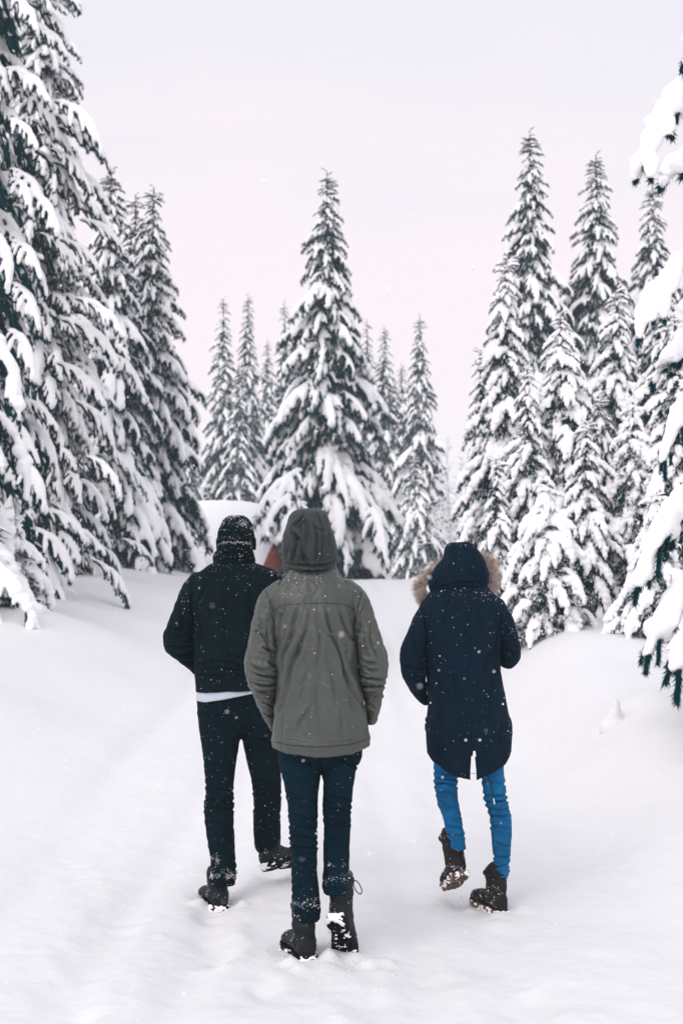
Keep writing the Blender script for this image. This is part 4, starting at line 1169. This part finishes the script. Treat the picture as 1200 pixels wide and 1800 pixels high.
jn.folds([(350, 1250, 400, 1262, 5, .004), (360, 1340, 405, 1352, 5, .004), (362, 1380, 410, 1392, 4, .005), (360, 1404, 410, 1410, 4, .007), (361, 1422, 410, 1424, 4, .006), (364, 1440, 408, 1452, 5, .004), (446, 1370, 492, 1378, 4, .005), (446, 1392, 492, 1398, 4, .006),
          (446, 1420, 490, 1430, 5, .004), (430, 1292, 470, 1305, 5, .005), (366, 1480, 408, 1492, 5, .003)], back=False)
jn.rings(1500, 1552, .008, 15, 5); jn.rumple(.0032, (14, 14, 10), .5, 24)
jo = f.shell('jeans', jn, M['black_jean'], None, 0)
f.flecks(jo, jn.V, jn.Q, 420, .0018, lambda X, Y, V, N_: 1.0 * (Y > 1230), .2, 16, 0)
f.flecks(jo, jn.V, jn.Q, 650, .0019, lambda X, Y, V, N_: (X < 425) * (np.exp(-((Y - 1538) / 8.0) ** 2) * np.clip(.2 + 1.6 * vnoise(V * 40), .02, 2) + .8 * np.exp(-((Y - 1510) ** 2 / 60 + (X - 381) ** 2 / 30))), .3, 17, 0)
boot(f, J['al'], (0, 0, 1), (at(389, 1570, D - .05)[0], D - .06, gz(at(389, 1570, D)[0], D) - .014), R(20), 0, 0, (M['leather'], M['rubber']), .10, 1.3, 7, top_r=.055, width=1.12)
boot(f, J['ar'], (0, -.15, 1), at(468, 1528, D + .24), R(-36), R(4), R(-24), (M['leather'], M['rubber']), .09, 1.2, 8, top_r=.052, width=1.05, snow_sole=.8)
# ---- the person in the long navy parka with the fur trimmed hood
D = 6.58
f = Fig(D, 822, 'person at right in a long navy parka with a fur trimmed hood and blue jeans')
J = dict(neck=at(812, 1040, D), sl=at(752, 1085, D), sr=at(872, 1078, D), el=at(727, 1175, D - .02), er=at(896, 1150, D + .0), wl=at(738, 1212, D + .06), wr=at(864, 1146, D + .20), dr=np.array([-.6, .6, .5]),
         hl=at(790, 1262, D), hr=at(860, 1262, D), kl=at(784, 1380, D + .035), kr=at(873, 1392, D), al=at(802, 1478, D - .03), ar=at(880, 1535, D - .02), tl=at(800, 1540, D + .10), tr=at(868, 1570, D + .13))
body(f, J, at(812, 1000, D + .06), turn=R(-8), nod=R(-25), ls=.86)
coat = Shell([(1026, 770, 850, .01, .085), (1034, 762, 858, .01, .10), (1044, 752, 868, 0, .115), (1058, 742, 880, 0, .130), (1075, 738, 886, 0, .142), (1110, 744, 882, 0, .152), (1170, 748, 879, 0, .155), (1228, 750.5, 887, 0, .155), (1267, 749, 892, 0, .158),
              (1300, 748, 898, 0, .162), (1330, 748, 899.5, 0, .164), (1361, 750, 898, 0, .162)], D, 280, .0038, 2.3)
X, Yp = coat.px()
hx = [745, 752, 762, 782, 804, 826, 838, 866, 887, 896, 902]; hy = [1306, 1321, 1334, 1348, 1357, 1361.5, 1361.5, 1350, 1338, 1325, 1310]
Nn = coat.normals()
bk = np.where(Nn[:, 1] < 0.0, np.interp(X, hx, hy), 1306.0)
coat.V[:, 2] -= ((bk - 1361) * sst(1215, 1361, Yp) ** 1.2) * D / 2500
coat.folds([(752, 1100, 752, 1160, 4, .006), (874, 1110, 868, 1170, 5, .008), (868, 1140, 850, 1180, 6, .006), (790, 1050, 780, 1110, 8, .005), (840, 1050, 850, 1110, 8, .004), (800, 1150, 805, 1240, 10, .004), (760, 1175, 775, 1260, 8, .005), (868, 1190, 862, 1270, 8, .006),
            (832, 1250, 832, 1330, 6, .004), (775, 1030, 850, 1029, 3, .006), (780, 1280, 770, 1340, 8, .004), (880, 1270, 876, 1330, 8, .005), (830, 1060, 830, 1180, 9, .003)])
coat.rumple(.0055, (9, 9, 5), .4, 31).rumple(.0015, (30, 30, 20), .5, 3)
X, Yp = coat.px(); Nn = coat.normals()
dx_ = X - 832; bk_ = (Nn[:, 1] < 0) & (Yp > 1319) & (np.abs(dx_) < 10)
w_ = .3 + 4.2 * np.clip((Yp - 1321) / 38, 0, 1) ** .75
nd_ = np.sign(dx_) * (w_ + np.abs(dx_) * (10 - w_) / 10)
coat.V[:, 0] += np.where(bk_, nd_ - dx_, 0) * D / 2500
q_ = coat.Q
cross_ = (Nn[q_][:, :, 1] < 0).all(1) & (Yp[q_].min(1) > 1320) & (dx_[q_].min(1) < 0) & (dx_[q_].max(1) >= 0)
coat.Q = q_[~cross_]
jk = f.shell('parka', coat, M['navy'])
f.flecks(jk, coat.V, coat.Q, 520, .0018, lambda X, Y, V, N_: 1 + 5 * (Y < 1056) + 30 * np.exp(-((X - 850) ** 2 / 60 + (Y - 1042) ** 2 / 12)), .4, 31, 0)
sl = Shell([(1050, 750, 758, 0, .03), (1056, 742, 768, 0, .06), (1068, 737, 776, 0, .074), (1082, 728.5, 768, 0, .080), (1112, 715, 758, -.01, .082), (1141, 705.5, 749, -.015, .080), (1163, 703, 747.5, -.02, .078), (1187, 707, 748, -.01, .074),
            (1208, 717, 749, .02, .068), (1226, 730, 750, .06, .060), (1238, 743, 751, .085, .045)], D, 130, .004, 2.1, capt=True)
sl.folds([(742, 1065, 746, 1140, 3, .007), (716, 1120, 722, 1170, 6, .004), (712, 1172, 745, 1180, 5, .006), (718, 1192, 747, 1196, 4, .007), (728, 1206, 748, 1212, 4, .006), (726, 1100, 732, 1150, 6, .005)])
sl.rumple(.0045, (11, 11, 11), .45, 33)
s1 = f.shell('sleeve', sl, M['navy'], jk); f.flecks(s1, sl.V, sl.Q, 80, .0017, None, .4, 33, 1)
cf = Shell([(1222, 727, 752, .058, .064), (1228, 731, 752, .064, .062), (1236, 739, 752, .082, .05), (1238, 742, 751, .085, .045)], D, 60, .004, 2.1)
f.shell('cuff', cf, M['navy'], s1)
sr_ = Shell([(1048, 862, 870, 0, .03), (1053, 852, 882, 0, .06), (1063, 848, 889, 0, .074), (1092, 866, 901, 0, .080), (1120, 874, 909, 0, .084), (1142, 876, 913.5, .02, .095), (1155, 876, 913, .05, .125), (1165, 878, 907, .06, .13), (1171, 882, 899, .06, .12), (1173, 886, 893, .06, .08)], D, 130, .004, 2.1, capt=True, capb=True)
sr_.folds([(872, 1066, 876, 1130, 3, .007), (884, 1100, 904, 1130, 6, .005), (882, 1140, 906, 1150, 5, .007), (884, 1158, 900, 1162, 4, .006), (890, 1080, 896, 1120, 6, .005)])
sr_.rumple(.0045, (11, 11, 11), .45, 34)
s2 = f.shell('sleeve', sr_, M['navy'], jk); f.flecks(s2, sr_.V, sr_.Q, 80, .0017, None, .4, 34, 1)
hood = Shell([(953.8, 800, 822, .03, .03), (955, 790, 829, .025, .06), (959, 784.5, 833, .02, .085), (967, 781, 839, .02, .105), (980, 777.5, 847, .02, .120), (992, 768, 853, .02, .126), (1004, 760.5, 857, .02, .128), (1015, 753, 858.5, .02, .126), (1025, 751.5, 857.5, .02, .12), (1034, 753, 855, .02, .112), (1042, 756, 852, .02, .104), (1047, 758, 850, .02, .10)], D, 200, .0035, 2.2, gap=.75)
hood.folds([(790, 958, 800, 966, 3, .006), (812, 957, 826, 962, 3, .005), (775, 990, 757, 1022, 4, .007), (785, 985, 765, 1035, 5, .007), (842, 985, 850, 1030, 4, .007), (832, 980, 844, 1034, 5, .006), (800, 980, 795, 1025, 8, .004), (765, 1034, 850, 1026, 3, .008), (820, 990, 828, 1022, 7, .004)], mul=.7)
hood.rumple(.0050, (11, 11, 11), .4, 36)
hd = f.shell('hood', hood, M['navy'], jk)
f.flecks(hd, hood.V, hood.Q, 60, .0016, lambda X, Y, V, N_: 1 + 3 * (Y < 975), .3, 35, 0)
# fur round the rim of the hood
rim = [at(764, 1052, D + .07), at(749, 1048, D + .07), at(743, 1032, D + .075), at(753, 1016, D + .09), at(772, 1002, D + .12), at(797, 992, D + .14), at(822, 986, D + .14), at(842, 984, D + .12), at(856, 992, D + .10), at(861, 1010, D + .09), at(856, 1030, D + .08), at(850, 1040, D + .08)]
t = np.linspace(0, len(rim) - 1, 240); RP = catm(np.array(rim), t)
cc = at(808, 1020, D + .10)
rn = np.random.default_rng(9); n = 13000
ix = rn.integers(0, 240, n); P = RP[ix] + rn.normal(0, .007, (n, 3))
d = RP[ix] - cc; d[:, 1] = 0; d /= np.linalg.norm(d, axis=1)[:, None]
tuft = np.stack([vnoise(RP[ix] * 60 + k * 9 + rn.integers(0, 3, n)[:, None] * 5) for k in range(3)], -1)
dv = d * .9 + np.array([0, -.25, -.18]) + tuft * .45 + rn.normal(0, .33, (n, 3)); dv /= np.linalg.norm(dv, axis=1)[:, None]
L = .050 * rn.uniform(.45, 1.3, n)[:, None]
sd_ = np.cross(dv, rn.standard_normal((n, 3))); sd_ /= np.linalg.norm(sd_, axis=1)[:, None]
mid = P + dv * L * .6 + np.array([0, 0, -.002]); tip = P + dv * L + np.array([0, 0, -.006])
Vf = np.stack([P - sd_ * .0011, P + sd_ * .0011, mid + sd_ * .0007, mid - sd_ * .0007, tip], 1).reshape(-1, 3)
k5 = np.arange(n)[:, None] * 5
fu = f.obj('fur_trim', Vf, [k5 + [0, 1, 2, 3], k5 + [3, 2, 4]], [M['fur']], hd, False); fu['kind'] = 'stuff'
g = Geo(); tube(g, RP, .006, 10, cap=False); f.geo('fur_band', g, [M['fur']], hd)
# two snaps above the vent, the tie across it and the hanging drawcord
for x in (818, 843):
    g = Geo(); c = at(x, 1301, D - .1655); a = np.linspace(0, 2 * np.pi, 17)
    # sit the ring on the cloth
    sel = (Nn[:, 1] < 0) & (np.abs(X - x) < 3) & (np.abs(Yp - 1301) < 3)
    yb = coat.V[sel][:, 1].min(); c[1] = yb - .0015
    tube(g, np.stack([c[0] + .0046 * np.cos(a), np.full(17, c[1]), c[2] + .0046 * np.sin(a)], -1), .0022, 6, cap=False)
    f.geo('snap', g, [M['metal']], jk)
sel = (Nn[:, 1] < 0) & (np.abs(X - 832) < 10) & (Yp > 1350); yb = coat.V[sel][:, 1].mean()
g = Geo(); tube(g, [at(825, 1358.5, yb), at(832, 1359.5, yb), at(840, 1358.5, yb)], .0013, 5); f.geo('tie', g, [M['lace']], jk)
g = Geo(); tube(g, catm(np.array([at(846, 1345, D - .13), at(853, 1358, D - .135), at(860, 1372, D - .125), at(864, 1388, D - .115), at(867, 1403, D - .11)]), np.linspace(0, 4, 20)), .0028, 6)
dc = f.geo('drawcord', g, [M['lace']], jk)
g = Geo(); tube(g, [at(867, 1404, D - .11), at(868.5, 1413, D - .108)], .003, 6); f.geo('cord_end', g, [M['metal']], dc)
jn = legs(f,
    [(1290, 764, 812, .0, .090), (1335, 762.5, 806, .02, .082), (1357, 763, 803.5, .03, .076), (1373, 763, 802, .035, .074), (1406, 768, 805, .03, .068), (1439, 778, 811, .0, .060), (1463, 784, 814, -.02, .055), (1480, 789.5, 817, -.03, .050), (1492, 793, 819, -.035, .048)],
    [(1290, 838, 886, .0, .090), (1342, 843, 884, .0, .082), (1360, 845, 885, .0, .078), (1402, 850.5, 890, .0, .070), (1420, 856, 893, .0, .068), (1439, 861, 897.5, .0, .066), (1467, 862.5, 898.5, -.01, .062), (1503, 867, 896, -.02, .052), (1529, 869.5, 893.5, -.02, .048), (1540, 870, 893, -.02, .046)],
    [(1240, 768, 880, .0, .105), (1280, 766, 884, .0, .105), (1300, 770, 882, .0, .095)], D)
jn.folds([(764, 1356, 803, 1360, 3.5, .005), (764, 1368, 803, 1368, 3.2, .006), (764, 1379, 803, 1381, 3.2, .006), (766, 1393, 800, 1396, 4, .004), (785, 1452, 812, 1455, 4, .004), (847, 1372, 888, 1380, 4, .004), (848, 1398, 890, 1396, 3.6, .005), (854, 1410, 892, 1406, 3.5, .005),
          (858, 1422, 894, 1424, 4, .005), (862, 1436, 896, 1430, 4, .004), (868, 1522, 894, 1520, 3.5, .005), (785, 1468, 815, 1470, 3.5, .005), (772, 1410, 800, 1420, 4, .004), (790, 1440, 810, 1436, 3, .003), (862, 1450, 894, 1458, 4, .004), (866, 1478, 892, 1490, 4, .004), (867, 1505, 894, 1508, 3.2, .005)], back=False, mul=1.5)
jn.rumple(.0030, (16, 16, 16), .5, 37)
jo = f.shell('jeans', jn, M['blue_jean'], None, 0)
f.flecks(jo, jn.V, jn.Q, 46, .0016, None, .1, 37, 0)
boot(f, J['al'], (-.14, -.10, 1), at(812, 1541, D - .06), R(10), R(24), R(-8), (M['brown_leather'], M['brown_rubber']), .135, .8, 12, collar=1, top_r=.056, snow_sole=.6, laces=0)
boot(f, J['ar'], (0, 0, 1), (at(882, 1580, D - .06)[0], D - .07, gz(at(882, 1580, D)[0], D) - .016), R(20), 0, 0, (M['brown_leather'], M['brown_rubber']), .12, 1.4, 13, collar=1, top_r=.054, laces=0)

seam(f, coat, [(758, 1062), (752, 1100), (751, 1150), (752, 1200)], jk, .0014, 'seam_dark')
seam(f, coat, [(872, 1062), (876, 1100), (876, 1150), (880, 1200)], jk, .0014, 'seam_dark')
seam(f, coat, [(752, 1308), (764, 1328), (784, 1341), (806, 1350), (824, 1354)], jk, .0010, 'seam_dark')
seam(f, coat, [(840, 1354), (866, 1343), (886, 1331), (896, 1312)], jk, .0010, 'seam_dark')
seam(f, hood, [(796, 958), (788, 980), (786, 1005), (790, 1030)], hd, .0012, 'seam_dark')
seam(f, hood, [(824, 958), (836, 980), (838, 1005), (834, 1028)], hd, .0012, 'seam_dark')
seam(f, jn, [(802, 1362), (803, 1400), (809, 1436), (812, 1470)], jo, .0010, 'seam_blue')
seam(f, jn, [(848, 1366), (853, 1404), (864, 1440), (868, 1500), (871, 1526)], jo, .0010, 'seam_blue')
# ------------------------------------------------------------------ falling snow and haze
rn = np.random.default_rng(77)
n = 5200
Yd = 1.6 + 20 * rn.random(n) ** .8
px_ = rn.uniform(-80, 1280, n); py_ = rn.uniform(-80, 1880, n)
P = np.stack([(px_ - 600) / 2500 * Yd, Yd, CAM_H + (985 - py_) / 2500 * Yd], -1)
P = P[P[:, 2] > ground_z(P[:, 0], P[:, 1]) + .03]; n = len(P)
r_ = .0013 * rn.lognormal(0, .6, n)
O = np.array([[1, 0, 0], [-1, 0, 0], [0, 1, 0], [0, -1, 0], [0, 0, 1], [0, 0, -1]], float)
VV = (P[:, None] + O[None] * rn.uniform(.6, 1.4, (n, 6, 1)) * r_[:, None, None]).reshape(-1, 3)
T0 = np.array([(0, 2, 4), (2, 1, 4), (1, 3, 4), (3, 0, 4), (2, 0, 5), (1, 2, 5), (3, 1, 5), (0, 3, 5)])
fs = link('falling_snow', mesh_np('falling_snow', VV, (T0[None] + np.arange(n)[:, None, None] * 6).reshape(-1, 3), [M['snow']]))
tag(fs, 'fine snowflakes drifting down through the air', None, None, 'stuff')

HZ = 0.0014
hm = bpy.data.materials.new('haze'); hm.use_nodes = True
t = hm.node_tree; t.nodes.clear()
o_ = t.nodes.new('ShaderNodeOutputMaterial'); v = t.nodes.new('ShaderNodeVolumePrincipled')
v.inputs['Color'].default_value = (0.84, 0.96, 0.99, 1); v.inputs['Density'].default_value = HZ; v.inputs['Anisotropy'].default_value = 0.2
t.links.new(v.outputs[0], o_.inputs['Volume'])
g = Geo(); g.box((0, 395, 7.0), (450, 445, 17.0))
hz = link('haze', g.mesh('haze', [hm], False)); tag(hz, 'thin pale winter haze filling the air', None, None, 'stuff')
